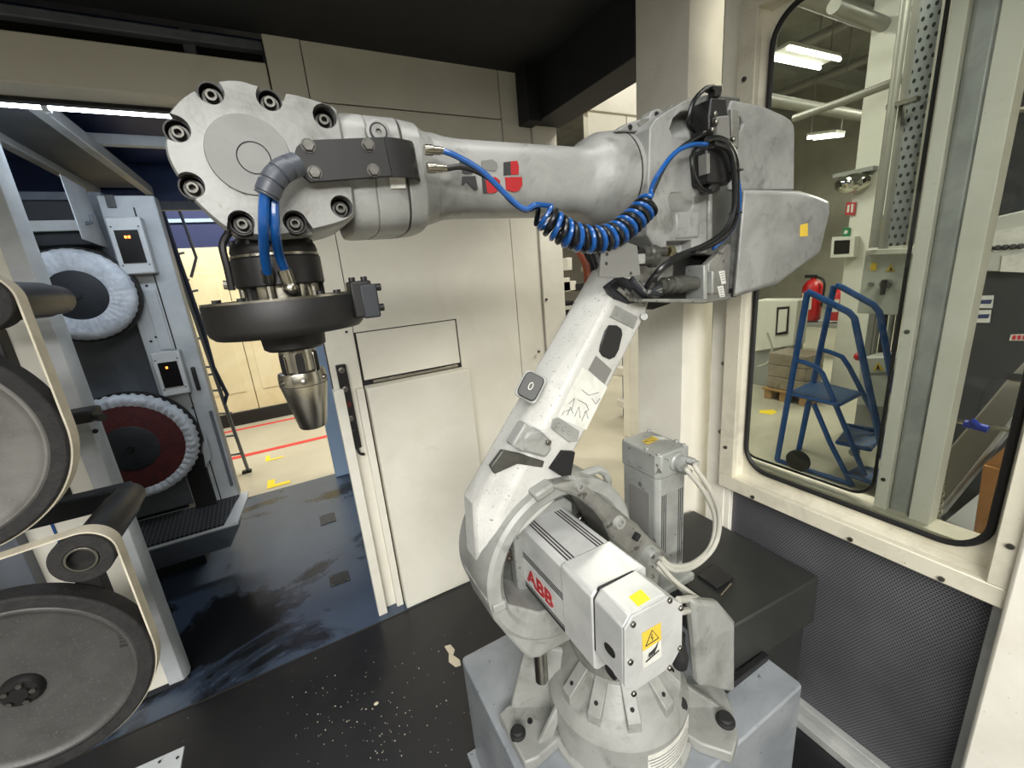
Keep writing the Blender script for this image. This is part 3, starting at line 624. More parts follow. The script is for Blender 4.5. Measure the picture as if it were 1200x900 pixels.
# base label, bent to the drum
def drum_label(px0, px1, z0, z1, mat):
    a0 = math.atan2(*(lambda q: (q.y-AX.y, q.x-AX.x))(PZ(*px0, (z0+z1)/2))); a1 = math.atan2(*(lambda q: (q.y-AX.y, q.x-AX.x))(PZ(*px1, (z0+z1)/2)))
    m = MB(); L_ = []
    for i in range(11):
        a = a0+(a1-a0)*i/10; L_.append([Vector((AX.x+rr*math.cos(a), AX.y+rr*math.sin(a), z)) for rr, z in ((.1885, z0), (.1885, z1), (.1865, z1), (.1865, z0))])
    return m.loft(L_)
lb_ = sp(base, 'rating_label', drum_label((755, 890), (812, 852), .50, .578, 'label_white'), 'label_white')
for i in range(6):
    sp(base, 'print_line', drum_label((759, 890), (808-3*(i % 2), 854), .512+.010*i, .5145+.010*i, 'ink'), 'label_grey').scale = (1.0, 1.0, 1.0)
for o_ in [q for q in base.children if q.name.startswith('print_line')]:
    o_.location = Vector((-.0006*math.cos(.9), -.0006*math.sin(.9), 0))
# --- turret frame under the shoulder
fr = rp('turret_frame', MB().lathe((AX.x, AX.y, 0), Z, [(.72, .115), (.75, .125), (.80, .125), (.82, .118), (.95, .11), (.97, .09)], 40), 'robot_dirty')
sp(fr, 'stop_pin', MB().cyl(PY(635, 796, .72), PY(632, 750, .72), .0165, n=20), 'steel')
# --- shoulder: big cup round axis 2
def a2(y): return Vector((A2.x, y, A2.z))
cup = rp('shoulder_cup', MB().lathe(a2(.676), Y, [(.13, .150), (.012, .158), (0, .170), (0, .190), (.006, .198), (.05, .200), (.17, .196), (.19, .18), (.19, 0)], 80, False, False), 'robot_grey')
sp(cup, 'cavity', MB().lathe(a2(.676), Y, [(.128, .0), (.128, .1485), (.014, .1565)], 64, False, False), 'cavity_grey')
# lower bulge of the cup
low = []
for y, s_ in ((.684, 0.0), (.69, .012), (.80, .02), (.86, -.03)):
    base_pts = [(.249, 1.05), (.262, .985), (.29, .925), (.318, .868), (.335, .838), (.36, .826), (.44, .826), (.50, .83), (.56, .86), (.615, .93), (.64, 1.0), (.58, 1.0), (.53, .95), (.45, .93), (.37, .95), (.31, 1.0)]
    low.append([Vector((x+(x-.45)*s_, y, z-(1.06-z)*s_*.3)) for x, z in base_pts])
sp(cup, 'cup_skirt', MB().loft(low), 'robot_grey', .006)
for q in ((633, 592), (595, 652), (682, 610), (600, 700)):
    c = PY(*q, .79); sp(cup, 'flange_bolt', MB().lathe(c, -Y, [(-.02, .017), (.004, .017), (.006, .015), (.006, .008), (.002, .0075), (.002, 0)], 20), 'steel_bolt')
cc = PY(627, 560, .70); n_ = Vector((cc.x-A2.x, 0, cc.z-A2.z)).normalized(); t_ = Vector((n_.z, 0, -n_.x))
sp(cup, 'clamp_block', MB().obox(a2(.735)+n_*.197, t_, Y, n_, .050, .13, .022), 'robot_grey', .006)
n2 = (n_*math.cos(R(38))-t_*math.sin(R(38))); t2 = Vector((n2.z, 0, -n2.x))
sp(cup, 'ring_joint', MB().obox(a2(.675)+Vector((-.178, 0, -.03)), Y, X, Z, .012, .03, .02), 'robot_grey', .003)
# lever casting to the right of the cup
def poly_px(pts, sc, ox, oy): return [(ox+a/sc, oy+b/sc) for a, b in pts]
lev = rp('lever_casting', MB().prism([PY(a, b, .665) for a, b in poly_px([(345, 212), (430, 195), (480, 215), (540, 262), (595, 300), (655, 352), (700, 395), (752, 440), (764, 468), (720, 492), (690, 508), (640, 480), (600, 440), (562, 405), (535, 340), (500, 295), (450, 255), (400, 235)], 3, 530, 500)], (0, .11, 0)), 'robot_dirty', .008)
sp(lev, 'lever_web', MB().prism([PY(a, b, .72) for a, b in poly_px([(430, 200), (545, 262), (655, 345), (700, 400), (690, 500), (600, 440), (540, 400)], 3, 530, 500)], (0, .08, 0)), 'robot_dirty', .006)
sp(lev, 'lifting_eye', MB().tube([PY(a, b, .715) for a, b in poly_px([(395, 195), (440, 175), (485, 158), (512, 150), (535, 160), (546, 185), (549, 235), (547, 285), (530, 270), (480, 232), (440, 215)], 3, 530, 500)], .010, 8), 'robot_grey')
for q, r_ in (((580, 332), .016), ((440, 205), .010)):
    c = PY(*poly_px([q], 3, 530, 500)[0], .668); sp(lev, 'boss', MB().lathe(c, -Y, [(-.02, r_*1.15), (.012, r_), (.014, r_*.9), (.014, r_*.5), (.006, r_*.48), (.006, 0)], 20), 'robot_grey')
c = PY(746, 629, .655); sp(lev, 'slot', MB().obox(c, Vector((.7, 0, -.7)), Y, Vector((.7, 0, .7)), .012, .014, .02), 'dark_hole', .003)
pc = PY(769, 657, .64); plug = sp(lev, 'cable_flange', MB().lathe(pc, Y, [(0, .0), (0, .026), (.004, .028), (.06, .03), (.10, .03)], 28), 'cast_grey')
for k in range(4):
    a = R(35+90*k); socket_screw(lev, pc+Vector((.021*math.cos(a), -.0, .021*math.sin(a))), -Y, .0048, .004)
# --- axis 2 motor
x0, x1, z0, z1 = .384, .515, .952, 1.128
def oct_(x0, x1, z0, z1, c, y): return [Vector((x, y, z)) for x, z in ((x0+c, z0), (x1-c, z0), (x1, z0+c), (x1, z1-c), (x1-c, z1), (x0+c, z1), (x0, z1-c), (x0, z0+c))]
mot = rp('axis_motor', MB().prism(oct_(x0, x1, z0, z1, .010, .60), (0, .205, 0)), 'motor_silver', .002); mot['label'] = 'silver servo motor with black ribs and red lettering'
sp(mot, 'motor_flange', MB().prism(oct_(.362, .535, .935, 1.15, .02, .77), (0, .03, 0)), 'cast_grey', .004)
sp(mot, 'motor_collar', MB().prism(oct_(x0-.003, x1+.002, z0-.003, z1+.002, .008, .505), (0, .098, 0)), 'motor_silver', .003)
front = [(.383, 1.120), (.398, 1.137), (.484, 1.133), (.520, 1.100), (.521, 1.005), (.492, .974), (.402, .976), (.381, 1.000)]
sp(mot, 'end_cap', MB().prism([(x, .426, z) for x, z in front], (0, .0745, 0)), 'motor_silver', .003)
sp(mot, 'end_gap', MB().prism([(x*.97+.0135, .498, z*.97+.0315) for x, z in front], (0, .010, 0)), 'ink')
ep = sp(mot, 'end_plate', MB().prism([(x, .4215, z) for x, z in front], (0, .0045, 0)), 'motor_silver', .001)
for q in ((741, 731), (784, 703), (797, 712), (796, 759), (784, 782), (742, 812), (738, 775)):
    c = PY(*q, .4215); c.x = min(max(c.x, .389), .514); socket_screw(mot, c, -Y, .0052, .0045)
# ribs: dark grooves along the top and the side
for k in range(3):
    for xa in (.399, .476):
        xx = xa+.0075*k; sp(mot, 'groove', MB().box(xx, xx+.0032, .585, .765, z1-.004, z1+.0008), 'ink')
    for za in (.955, 1.038):
        zz = za+.0062*k; sp(mot, 'groove', MB().box(x0-.0008, x0+.004, .605, .80, zz, zz+.0028), 'ink')
sp(mot, 'name_plate', MB().box(x0-.0009, x0+.002, .605, .80, .975, 1.035), 'motor_silver')
text_mesh('maker_lettering', 'ABB', .052, (x0-.0014, .755, .9835), -Y, Z, 'letter_red', mot, .0005, 1.18, bold=.0016)
for z in (1.045, .995):                                           # oval pockets on the cap
    c = Vector((.3805, .459, z)); sp(mot, 'pocket', MB().prism(sup(c, Y, Z, .014, .010, 2.5, 20), (.004, 0, 0)), 'dark_hole')
st = [PZ(a, b, 1.1365) for a, b in ((737, 700), (751, 691), (762, 702), (748, 711))]
sp(mot, 'yellow_sticker', MB().prism(st, (0, 0, .0012)), 'sticker_yellow')
sp(mot, 'cap_pad', MB().box(.396, .484, .430, .500, 1.128, 1.1365), 'motor_silver', .002)
def pyq(pts, y): return [PY(a, b, y) for a, b in pts]
wl_ = pyq([(752, 742), (774, 729), (775, 769), (753, 784)], .4208); 
ul = [wl_[0], wl_[1], (wl_[1]+wl_[2])*.5, (wl_[0]+wl_[3])*.5]; 
sp(mot, 'warning_label', MB().prism(wl_, (0, -.0006, 0)), 'label_white'); sp(mot, 'warning_label', MB().prism([q-Y*.0003 for q in ul], (0, -.0006, 0)), 'label_yellow')
def lab_pt(u, v, d=.0012): return wl_[3]+(wl_[2]-wl_[3])*u+(wl_[0]-wl_[3])*v-Y*d
tri = [lab_pt(.5, .93), lab_pt(.16, .60), lab_pt(.84, .60)]
sp(mot, 'warning_sign', MB().tube(tri, .0011, 6, closed=True), 'ink'); sp(mot, 'warning_sign', MB().tube([lab_pt(.5, .82), lab_pt(.46, .72), lab_pt(.54, .72), lab_pt(.5, .64)], .0008, 6), 'ink')
hand = MB().prism([lab_pt(u, v) for u, v in ((.15, .14), (.85, .22), (.85, .26), (.15, .18))], (0, -.0004, 0))
hand.prism([lab_pt(u, v) for u, v in ((.25, .22), (.32, .34), (.5, .36), (.66, .40), (.82, .50), (.74, .36), (.62, .26), (.56, .20), (.52, .28), (.46, .20), (.42, .28), (.36, .20), (.32, .27))], (0, -.0004, 0))
sp(mot, 'hand_symbol', hand, 'ink')
# --- upright motor at the back
um = rp('upright_motor', MB().prism(oct_(0, 1, 0, 1, .1, 0) and [Vector((x, y, .78)) for x, y in ((.795, .725), (.890, .725), (.897, .735), (.897, .855), (.89, .864), (.795, .864), (.785, .855), (.785, .735))], (0, 0, .355)), 'motor_grey', .004); um['label'] = 'grey upright servo motor with ribbed sides and looped cables'
sp(um, 'motor_cap', MB().prism([(.783, .735, 1.128), (.795, .720, 1.128), (.898, .720, 1.128), (.900, .86, 1.128), (.885, .868, 1.128), (.795, .868, 1.128), (.783, .86, 1.128)], (0, 0, .072)), 'motor_grey', .004)
sp(um, 'motor_foot', MB().box(.765, .915, .70, .885, .765, .79), 'motor_grey', .006)
for q in ((727, 518), (748, 531), (773, 534), (803, 523), (800, 515), (771, 501)):
    c = PZ(*q, 1.2); c.x = min(max(c.x, .79), .892); c.y = min(max(c.y, .728), .86); socket_screw(um, c, Z, .0055, .006, 'motor_grey')
for k in range(3):
    for xa in (.80, .866): sp(um, 'groove', MB().box(xa+.007*k, xa+.003+.007*k, .7242, .73, .83, 1.075), 'ink')
sp(um, 'name_plate', MB().box(.8215, .863, .7240, .73, .83, 1.075), 'cast_grey')
sp(um, 'side_panel', MB().box(.7842, .79, .755, .835, .84, 1.075), 'label_grey', .001)
sp(um, 'warning_label', MB().prism([PZ(a, b, 1.2004) for a, b in ((752, 517), (765, 511), (772, 515), (759, 521))], (0, 0, .0006)), 'label_yellow')
sp(um, 'warning_label', MB().prism([PZ(a, b, 1.2004) for a, b in ((765, 511), (777, 512), (783, 515), (772, 515))], (0, 0, .0006)), 'label_white')
sp(um, 'warning_sign', MB().tube([PZ(a, b, 1.2014) for a, b in ((755, 518), (763, 513), (768, 516))], .0008, 5, closed=True), 'ink')
fc = PY(793, 541, .719); sp(um, 'connector_flange', MB().lathe(fc+Y*.01, -Y, [(0, .027), (.014, .027), (.018, .022), (.03, .021), (.03, .0)], 28), 'motor_grey')
g1, g2 = fc+Vector((-.006, -.018, -.012)), fc+Vector((.020, -.018, .006))
for g_ in (g1, g2): sp(um, 'cable_gland', MB().lathe(g_, Vector((.25, -1, -.1)), [(0, .011), (.018, .011), (.02, .0085), (.03, .008)], 6), 'cast_grey')
gd1, gd2 = g1+Vector((.006, -.026, -.003)), g2+Vector((.006, -.026, -.003))
cb1 = curve([gd1, PY(805, 551, .668), PY(826, 578, .65), PY(838, 608, .65), PY(833, 640, .645), PY(812, 660, .63), PY(788, 663, .625), pc+Vector((.010, -.004, .008))], 8)
cb2 = curve([gd2, PY(815, 548, .66), PY(832, 574, .64), PY(843, 605, .638), PY(838, 638, .636), PY(816, 662, .628), PY(790, 668, .62), pc+Vector((.012, -.004, -.002))], 8)
sp(um, 'motor_cable', MB().tube(cb1, .0065, 10), 'grey_cable'); sp(um, 'motor_cable', MB().tube(cb2, .0065, 10), 'grey_cable')
for k, dl in enumerate(((0, 0), (.008, -.008), (-.005, -.012))):
    st_ = pc+Vector((dl[0], -.004, dl[1]))
    sp(um, 'lead_cable', MB().tube(curve([st_, PY(790+3*k, 680+4*k, .60), PY(812, 697+5*k, .58), PY(828-2*k, 708+5*k, .575), PY(836, 722, .60)], 8), .006, 8), 'grey_cable')
sp(um, 'lead_cable', MB().tube(curve([PY(795, 703, .54), PY(815, 702, .56), PY(832, 712, .575)], 8), .008, 8), 'grey_cable')
sp(um, 'lead_cable', MB().tube(curve([PY(797, 717, .54), PY(815, 714, .56), PY(832, 719, .575)], 8), .008, 8), 'grey_cable')
# --- lower arm
def xz(pts, y): return [Vector((x, y, z)) for x, z in pts]
F_ = [(.300, 1.215), (.446, 1.403), (.617, 1.628), (.650, 1.672), (.70, 1.668), (.735, 1.625), (.717, 1.579), (.499, 1.303), (.44, 1.215)]
B_ = [(.252, 1.10), (.262, 1.240), (.42, 1.427), (.600, 1.640), (.640, 1.690), (.72, 1.70), (.745, 1.63), (.722, 1.576), (.504, 1.300)]
F_ = [(.285, 1.18)]+F_[0:]; B_ = [(.252, 1.10), (.262, 1.240), (.42, 1.427), (.600, 1.642), (.640, 1.690), (.71, 1.70), (.745, 1.63), (.722, 1.576), (.504, 1.300), (.45, 1.20)]
F2 = [(.275, 1.12), (.300, 1.218), (.446, 1.403), (.617, 1.628), (.650, 1.672), (.70, 1.668), (.735, 1.625), (.717, 1.579), (.499, 1.303), (.44, 1.20)]
la = rp('lower_arm', MB().loft([xz(F2, .700), xz(B_, .735), xz(B_, .795)]), 'robot_speckled', .008, seg=3); la['label'] = 'speckled white lower arm with labels and a black oval cap'
def crop5(pts): return poly_px(pts, 3, 530, 300)
def decal(name, pts, y, d, mat, par=la, bev=0): return sp(par, name, MB().prism(pyq(pts, y), (0, d, 0)), mat, bev)
decal('access_cap', crop5([(548, 243), (575, 243), (592, 256), (595, 275), (582, 330), (568, 355), (550, 363), (526, 352), (515, 335), (518, 312), (535, 262)]), .6995, -.004, 'black_plastic', bev=.0015)
il = decal('instruction_label', crop5([(455, 390), (545, 460), (470, 612), (368, 565)]), .6995, -.0006, 'label_white')
decal('grey_label', crop5([(505, 350), (560, 400), (535, 450), (478, 400)]), .6995, -.0008, 'label_grey')
decal('cover_plate', crop5([(572, 172), (652, 215), (636, 256), (552, 214)]), .6995, -.002, 'robot_grey', bev=.001)
for ln in (((410, 520), (430, 500), (420, 540), (400, 545)), ((405, 560), (415, 530), (425, 555)), ((430, 565), (445, 530), (450, 570)), ((455, 580), (470, 545), (478, 572)), ((455, 470), (480, 490), (515, 480)), ((490, 500), (505, 520), (520, 500)), ((440, 505), (470, 520), (480, 540), (465, 550)), ((395, 545), (385, 560))):
    sp(la, 'printed_mark', MB().tube([PY(a, b, .6986) for a, b in crop5(ln)], .0006, 5), 'ink')
decal('cast_plate', crop5([(352, 572), (372, 568), (445, 615), (438, 650), (410, 655), (345, 605)]), .6995, -.003, 'robot_grey', bev=.0015)
for q in ((372, 595), (392, 607), (412, 622)): c = PY(*crop5([q])[0], .6965); sp(la, 'cast_number', MB().tube([c+Vector((.006*math.cos(t), 0, .006*math.sin(t))) for t in (0, 1.2, 2.4, 3.8, 5)], .001, 5, closed=True), 'robot_dirty')
# grey emblem button standing on the chamfer
ec = PY(622, 453, .715); en = Vector((-.45, -.82, .35)).normalized(); eu = Vector((.6, 0, .8)); eu = (eu-en*eu.dot(en)).normalized(); ev = en.cross(eu)
em = sp(la, 'emblem_button', MB().prism(sup(ec-en*.006, eu, ev, .027, .021, 5, 32), en*.016), 'box_black', .002)
sp(la, 'emblem_pad', MB().prism(sup(ec-en*.012, eu, ev, .031, .026, 6, 28), en*.008), 'robot_grey', .002)
sp(la, 'emblem_ring', MB().tube(sup(ec+en*.0105, eu, ev, .0075, .004, 2, 20), .0011, 6, closed=True), 'label_white')
# stop block, rubber boot and dark pocket at the foot of the arm
sp(la, 'rubber_boot', MB().prism(pyq(crop5([(135, 742), (178, 684), (250, 700), (325, 722), (318, 745), (230, 732), (150, 768)]), .6965), (0, .012, 0)), 'grimy_metal', .002)
sp(la, 'stop_block', MB().prism(pyq(crop5([(252, 640), (268, 622), (310, 612), (345, 645), (352, 680), (330, 712), (255, 690)]), .682), (0, .03, 0)), 'robot_grey', .006)
sp(la, 'stop_plate', MB().prism(pyq(crop5([(210, 668), (258, 588), (320, 625), (330, 700), (245, 690)]), .688), (0, .03, 0)), 'robot_grey', .004)
c = PY(*crop5([(337, 655)])[0], .672); socket_screw(la, c, -Y, .006, .005)
decal('pocket', crop5([(392, 688), (432, 690), (418, 770), (385, 775), (348, 752)]), .688, .02, 'dark_hole')
# --- upper arm
def yz(x, zc, ry, rz, e, n=40): return sup((x, YA, zc), Y, Z, ry, rz, e, n)
ua = rp('upper_arm', MB().loft([yz(.225, 1.866, .074, .070, 3.0), yz(.262, 1.866, .072, .069, 3.0), yz(.285, 1.867, .064, .063, 3.4), yz(.31, 1.867, .061, .061, 3.6), yz(.555, 1.866, .061, .062, 3.6), yz(.585, 1.868, .066, .068, 2.8), yz(.605, 1.870, .082, .082, 2.3), yz(.628, 1.872, .091, .091, 2.0), yz(.665, 1.873, .095, .095, 2.0), yz(.700, 1.873, .095, .095, 2.0)]), 'robot_white', smooth=40); ua['label'] = 'pale grey tube of the upper arm with worn red and black lettering'
sp(ua, 'joint_seam', MB().ring((.672, YA, 1.873), X, 0, .0035, .09, .0955, 48), 'seam_dark')
def c3(pts): return poly_px(pts, 4, 440, 100)
for nm, pts, mt in (('a_foot', [(360, 430), (468, 425), (480, 488), (466, 494), (440, 470), (424, 455), (410, 470), (387, 472), (380, 500), (360, 500)], 'ink'),
                    ('a_top', [(388, 347), (415, 345), (450, 368), (455, 415), (418, 418), (382, 408)], 'ink'), ('b_top', [(495, 355), (545, 348), (568, 362), (572, 385), (560, 402), (500, 395)], 'label_grey'),
                    ('b_foot_edge', [(498, 430), (512, 430), (524, 506), (504, 504)], 'ink'), ('b_foot', [(512, 430), (562, 430), (584, 448), (580, 488), (556, 505), (524, 506)], 'letter_red'),
                    ('c_top', [(600, 362), (632, 357), (634, 420), (600, 422)], 'ink'), ('c_top_red', [(632, 357), (664, 354), (671, 380), (670, 418), (634, 420)], 'letter_red'),
                    ('c_foot', [(606, 432), (685, 430), (688, 468), (670, 496), (645, 500), (612, 490)], 'letter_red')):
    sp(ua, 'worn_lettering', MB().prism(pyq(c3(pts), .6990), (0, -.0012, 0)), mt)
# --- wrist
wr_ = rp('wrist_housing', MB().loft([yz(.112, 1.860, .090, .082, 4), yz(.125, 1.860, .094, .083, 4.5), yz(.150, 1.860, .094, .083, 4.5)]), 'robot_white', .003); wr_['label'] = 'round white wrist housing with recessed bolts'
sp(wr_, 'wrist_collar', MB().loft([yz(.150, 1.860, .094, .0832, 4.2), yz(.196, 1.860, .094, .0832, 4.2)]), 'robot_white', .002)
sp(wr_, 'collar_seam', MB().loft([yz(.194, 1.860, .092, .081, 4.2), yz(.200, 1.860, .092, .081, 4.2)]), 'seam_dark')
sp(wr_, 'wrist_collar', MB().loft([yz(.199, 1.860, .094, .083, 4.0), yz(.226, 1.860, .093, .081, 3.6), yz(.238, 1.862, .082, .074, 3.2), yz(.262, 1.865, .070, .066, 3.0)]), 'robot_white', .002)
def c1(pts): return poly_px(pts, 4, 180, 60)
YW = .660
outl = c1([(55, 330), (62, 288), (100, 238), (150, 195), (210, 163), (310, 130), (400, 128), (470, 148), (600, 183), (700, 203), (800, 235), (858, 262), (872, 300), (895, 410), (935, 610), (947, 745), (930, 786), (860, 815), (740, 845), (620, 865), (500, 870), (400, 855), (330, 828), (200, 715), (130, 620), (62, 500), (48, 400)])
ctr = PY(*c1([(450, 490)])[0], YW)
op0 = [PY(a, b, YW) for a, b in outl]
op = curve([op0[-1]]+op0+[op0[0], op0[1]], 4)[4:4+4*len(op0)]
m = MB(); 
front_ = [q for q in op]; mid = [q+Y*.0+(q-ctr).normalized()*0 for q in op]
inner = [ctr+(q-ctr)*.965 for q in op]
wp_ = sp(wr_, 'wrist_cover', MB().loft([inner, [q+Y*.007 for q in op], [q+Y*.075 for q in op], [ctr+(q-ctr)*.97+Y*.19 for q in op]]), 'robot_white')
pk = c1([(262, 184), (543, 218), (803, 304), (102, 362), (172, 628), (411, 803), (664, 800), (882, 728)])
cutm = MB()
for i, q in enumerate(pk):
    c = PY(*q, YW); cutm.cyl(c-Y*.03, c+Y*.034, .0148, n=24)
    if i not in (2, 7):
        d = (c-ctr); d.y = 0; d.normalize(); sdv = Vector((d.z, 0, -d.x))
        cutm.prism([c-Y*.031+sdv*.0146, c-Y*.031-sdv*.0146, c-Y*.031-sdv*.015+d*.05, c-Y*.031+sdv*.015+d*.05], (0, .0652, 0))
cut(wp_, cutm)
for i, q in enumerate(pk):
    c = PY(*q, YW); sp(wr_, 'pocket_floor', MB().cyl(c+Y*.031, c+Y*.0345, .0147, n=24), 'black_metal')
    sp(wr_, 'pocket_lining', MB().ring(c, Y, .012, .033, .0125, .0143, 24), 'black_metal')
    socket_screw(wr_, c+Y*.031, -Y, .0074, .019, 'grimy_bolt', 'pocket_bolt')
    sp(wr_, 'pocket_washer', MB().cyl(c+Y*.03, c+Y*.022, .0105, n=20), 'robot_dirty')
disc = [ctr+Vector((.0475*math.cos(2*math.pi*k/48), 0, .0475*math.sin(2*math.pi*k/48))) for k in range(48)]
sp(wr_, 'cover_disc', MB().loft([[q-Y*.003+(ctr-q)*.03 for q in disc], [q+Y*.001 for q in disc], [q+Y*.006 for q in disc]]), 'wrist_disc')
c = PY(*c1([(471, 500)])[0], YW-.0030); sp(wr_, 'cover_ring', MB().tube([c+Vector((.0185*math.cos(t*math.pi/16), 0, .0185*math.sin(t*math.pi/16))) for t in range(32)], .0008, 6, closed=True), 'ink')
sp(wr_, 'scratch', MB().tube([PY(*q, YW-.0002) for q in c1([(350, 635), (400, 660), (440, 678)])], .0006, 5), 'robot_dirty')
# side plug on the wrist body
c = PY(*c1([(1050, 385)])[0], .664); sp(wr_, 'side_plug', MB().lathe(c, -Y, [(-.02, .018), (.006, .0165), (.0065, .0125), (.003, .0122), (.003, .0105), (.008, .0098), (.008, .004), (.004, .0036), (.004, 0)], 28), 'robot_white')
sp(wr_, 'plug_ring', MB().ring(c, -Y, .0035, .0068, .0104, .0122, 28), 'ink')
# black bracket plate across the wrist
def c2(pts): return poly_px(pts, 4, 310, 30)
YB = .640
bp_ = [(150, 568), (183, 536), (600, 518), (650, 518), (700, 690), (655, 712), (215, 735), (163, 690), (134, 622)]
bp_ = [(150, 568), (183, 536), (560, 521), (600, 706), (215, 735), (163, 690), (134, 622)]
brk = rp('hose_bracket', MB().prism(pyq(c2(bp_), YB), (0, .006, 0)), 'black_metal', .001)
a, b = pyq(c2([(560, 521), (600, 706)]), YB); dn = (b-a)
a1 = a+X*.012; L_ = []
for t in range(7):
    an = R(70*t/6); off = Vector((.022*math.sin(an)+.022*(t/6), .018*(1-math.cos(an)), 0))
    L_.append([a+off, b+off*.98, b+off*.98+Y*.006, a+off+Y*.006])
L_.append([q+Vector((.010, .022, 0)) for q in L_[-1]])
sp(brk, 'bracket_bend', MB().loft(L_), 'black_metal', smooth=60)
for q in ((204, 563), (486, 560), (235, 690), (511, 679)):
    c = PY(*c2([q])[0], YB); sp(brk, 'hex_bolt', MB().lathe(c, -Y, [(0, .0078), (.004, .0078), (.005, .0066), (.005, 0)], 6), 'grimy_bolt')
    sp(brk, 'washer', MB().cyl(c, c-Y*.0012, .0088, n=16), 'grimy_bolt')
    sp(brk, 'spacer', MB().cyl(c+Y*.004, c+Y*.03, .006, n=10), 'steel_bolt')
sp(brk, 'clear_tag', MB().prism(pyq(c2([(585, 712), (660, 712), (662, 762), (592, 764)]), .6635), (0, .002, 0)), 'label_white')
fit1, fit2 = PY(505, 176, .652), PY(508, 197, .648)
for f_ in (fit1, fit2):
    sp(brk, 'hose_fitting', MB().lathe(f_-X*.01, X, [(0, .007), (.004, .0075), (.012, .0075), (.013, .006), (.024, .006), (.025, .0052), (.03, .005)], 14), 'steel')
# --- elbow casting
def c4(pts): return poly_px(pts, 3.213, 680, 80)
YE = .660
eb = rp('elbow_casting', MB().prism(pyq([(762, 150), (768, 140), (785, 128), (806, 116), (828, 110), (828, 297), (800, 297), (768, 292), (758, 275)], YE), (0, .20, 0)), 'robot_white', .016, seg=4); eb['label'] = 'cast elbow housing with valves and black cables'
cm = MB()
cm.prism(pyq(c4([(368, 215), (382, 175), (410, 150), (500, 142), (500, 245), (430, 262), (385, 255)]), YE-.02), (0, .052, 0))
cm.prism(pyq(c4([(362, 480), (372, 462), (452, 458), (458, 500), (450, 532), (368, 536)]), YE-.02), (0, .045, 0))
cm.prism(pyq(c4([(355, 648), (450, 642), (450, 680), (355, 690)]), YE-.02), (0, .05, 0))
cut(eb, cm)
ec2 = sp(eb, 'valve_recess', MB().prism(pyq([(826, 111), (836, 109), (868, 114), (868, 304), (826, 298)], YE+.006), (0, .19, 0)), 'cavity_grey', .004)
sp(eb, 'round_flange', MB().loft([yz(.690, 1.873, .095, .095, 2.0), yz(.72, 1.873, .097, .097, 2.1), yz(.755, 1.874, .102, .102, 2.4), yz(.80, 1.876, .103, .108, 3.0), yz(.86, 1.878, .10, .115, 3.4)]), 'robot_white')
lug = MB().prism(pyq(c4([(136, 236), (180, 205), (262, 180), (270, 160), (285, 152), (300, 152), (312, 165), (345, 135), (365, 150), (340, 215), (240, 240)]), .70), (0, .03, 0))
lg = sp(eb, 'lifting_lug', lug, 'robot_white', .003)
for q in ((187, 222), (286, 173)): c = PY(*c4([q])[0], .70); sp(eb, 'lug_hole', MB().cyl(c-Y*.002, c+Y*.002, .005, n=14), 'dark_hole')
sp(eb, 'lug_recess', MB().prism(pyq(c4([(215, 205), (230, 190), (262, 186), (250, 215), (225, 220)]), .698), (0, .004, 0)), 'robot_dirty', .001)
c = PY(*c4([(430, 500)])[0], YE+.02); socket_screw(eb, c, -Y, .012, .012, 'steel')
sp(eb, 'pocket_boss', MB().prism(pyq(c4([(362, 540), (455, 535), (450, 640), (362, 645)]), YE-.004), (0, .02, 0)), 'robot_white', .006)
sp(eb, 'web_rib', MB().prism(pyq(c4([(485, 470), (500, 470), (500, 650), (485, 655)]), YE-.006), (0, .02, 0)), 'robot_white', .004)
uc = rp('rear_cover', MB().prism(pyq(c4([(572, 118), (690, 142), (770, 178), (795, 196), (806, 215), (808, 250), (806, 458), (560, 458), (560, 160)]), YE), (0, .20, 0)), 'robot_white', .014, seg=4)
cm = MB(); cm.prism(pyq(c4([(540, 150), (610, 158), (640, 172), (650, 195), (640, 222), (615, 230), (540, 232)]), YE-.02), (0, .045, 0)); cut(uc, cm)
lc = rp('motor_cover', MB().loft([pyq(c4([(618, 462), (820, 470), (890, 492), (925, 508), (928, 545), (892, 685), (738, 800), (584, 850)]), .628), pyq(c4([(606, 456), (826, 462), (900, 486), (936, 502), (938, 545), (902, 692), (742, 812), (574, 862)]), .640), pyq(c4([(606, 456), (826, 462), (900, 486), (936, 502), (938, 545), (902, 692), (742, 812), (574, 862)]), .650), [q+Y*.20 for q in pyq(c4([(606, 456), (826, 462), (900, 486), (936, 502), (938, 545), (902, 692), (742, 812), (574, 862)]), .650)]]), 'robot_white', .005)
sp(lc, 'yellow_sticker', MB().prism(pyq(c4([(828, 590), (856, 583), (856, 632), (826, 634)]), .6275), (0, -.0006, 0)), 'label_yellow')
sp(lc, 'cover_gap', MB().prism(pyq(c4([(584, 830), (720, 800), (735, 812), (580, 862)]), .640), (0, .02, 0)), 'black_metal')
sp(lc, 'cover_screw', MB().cyl(PY(870, 227, .66), PY(870, 227, .648), .006, n=10), 'steel_bolt')
sp(lc, 'clip', MB().prism(pyq(c4([(690, 800), (735, 790), (735, 820), (700, 822)]), .645), (0, .03, 0)), 'robot_dirty', .002)
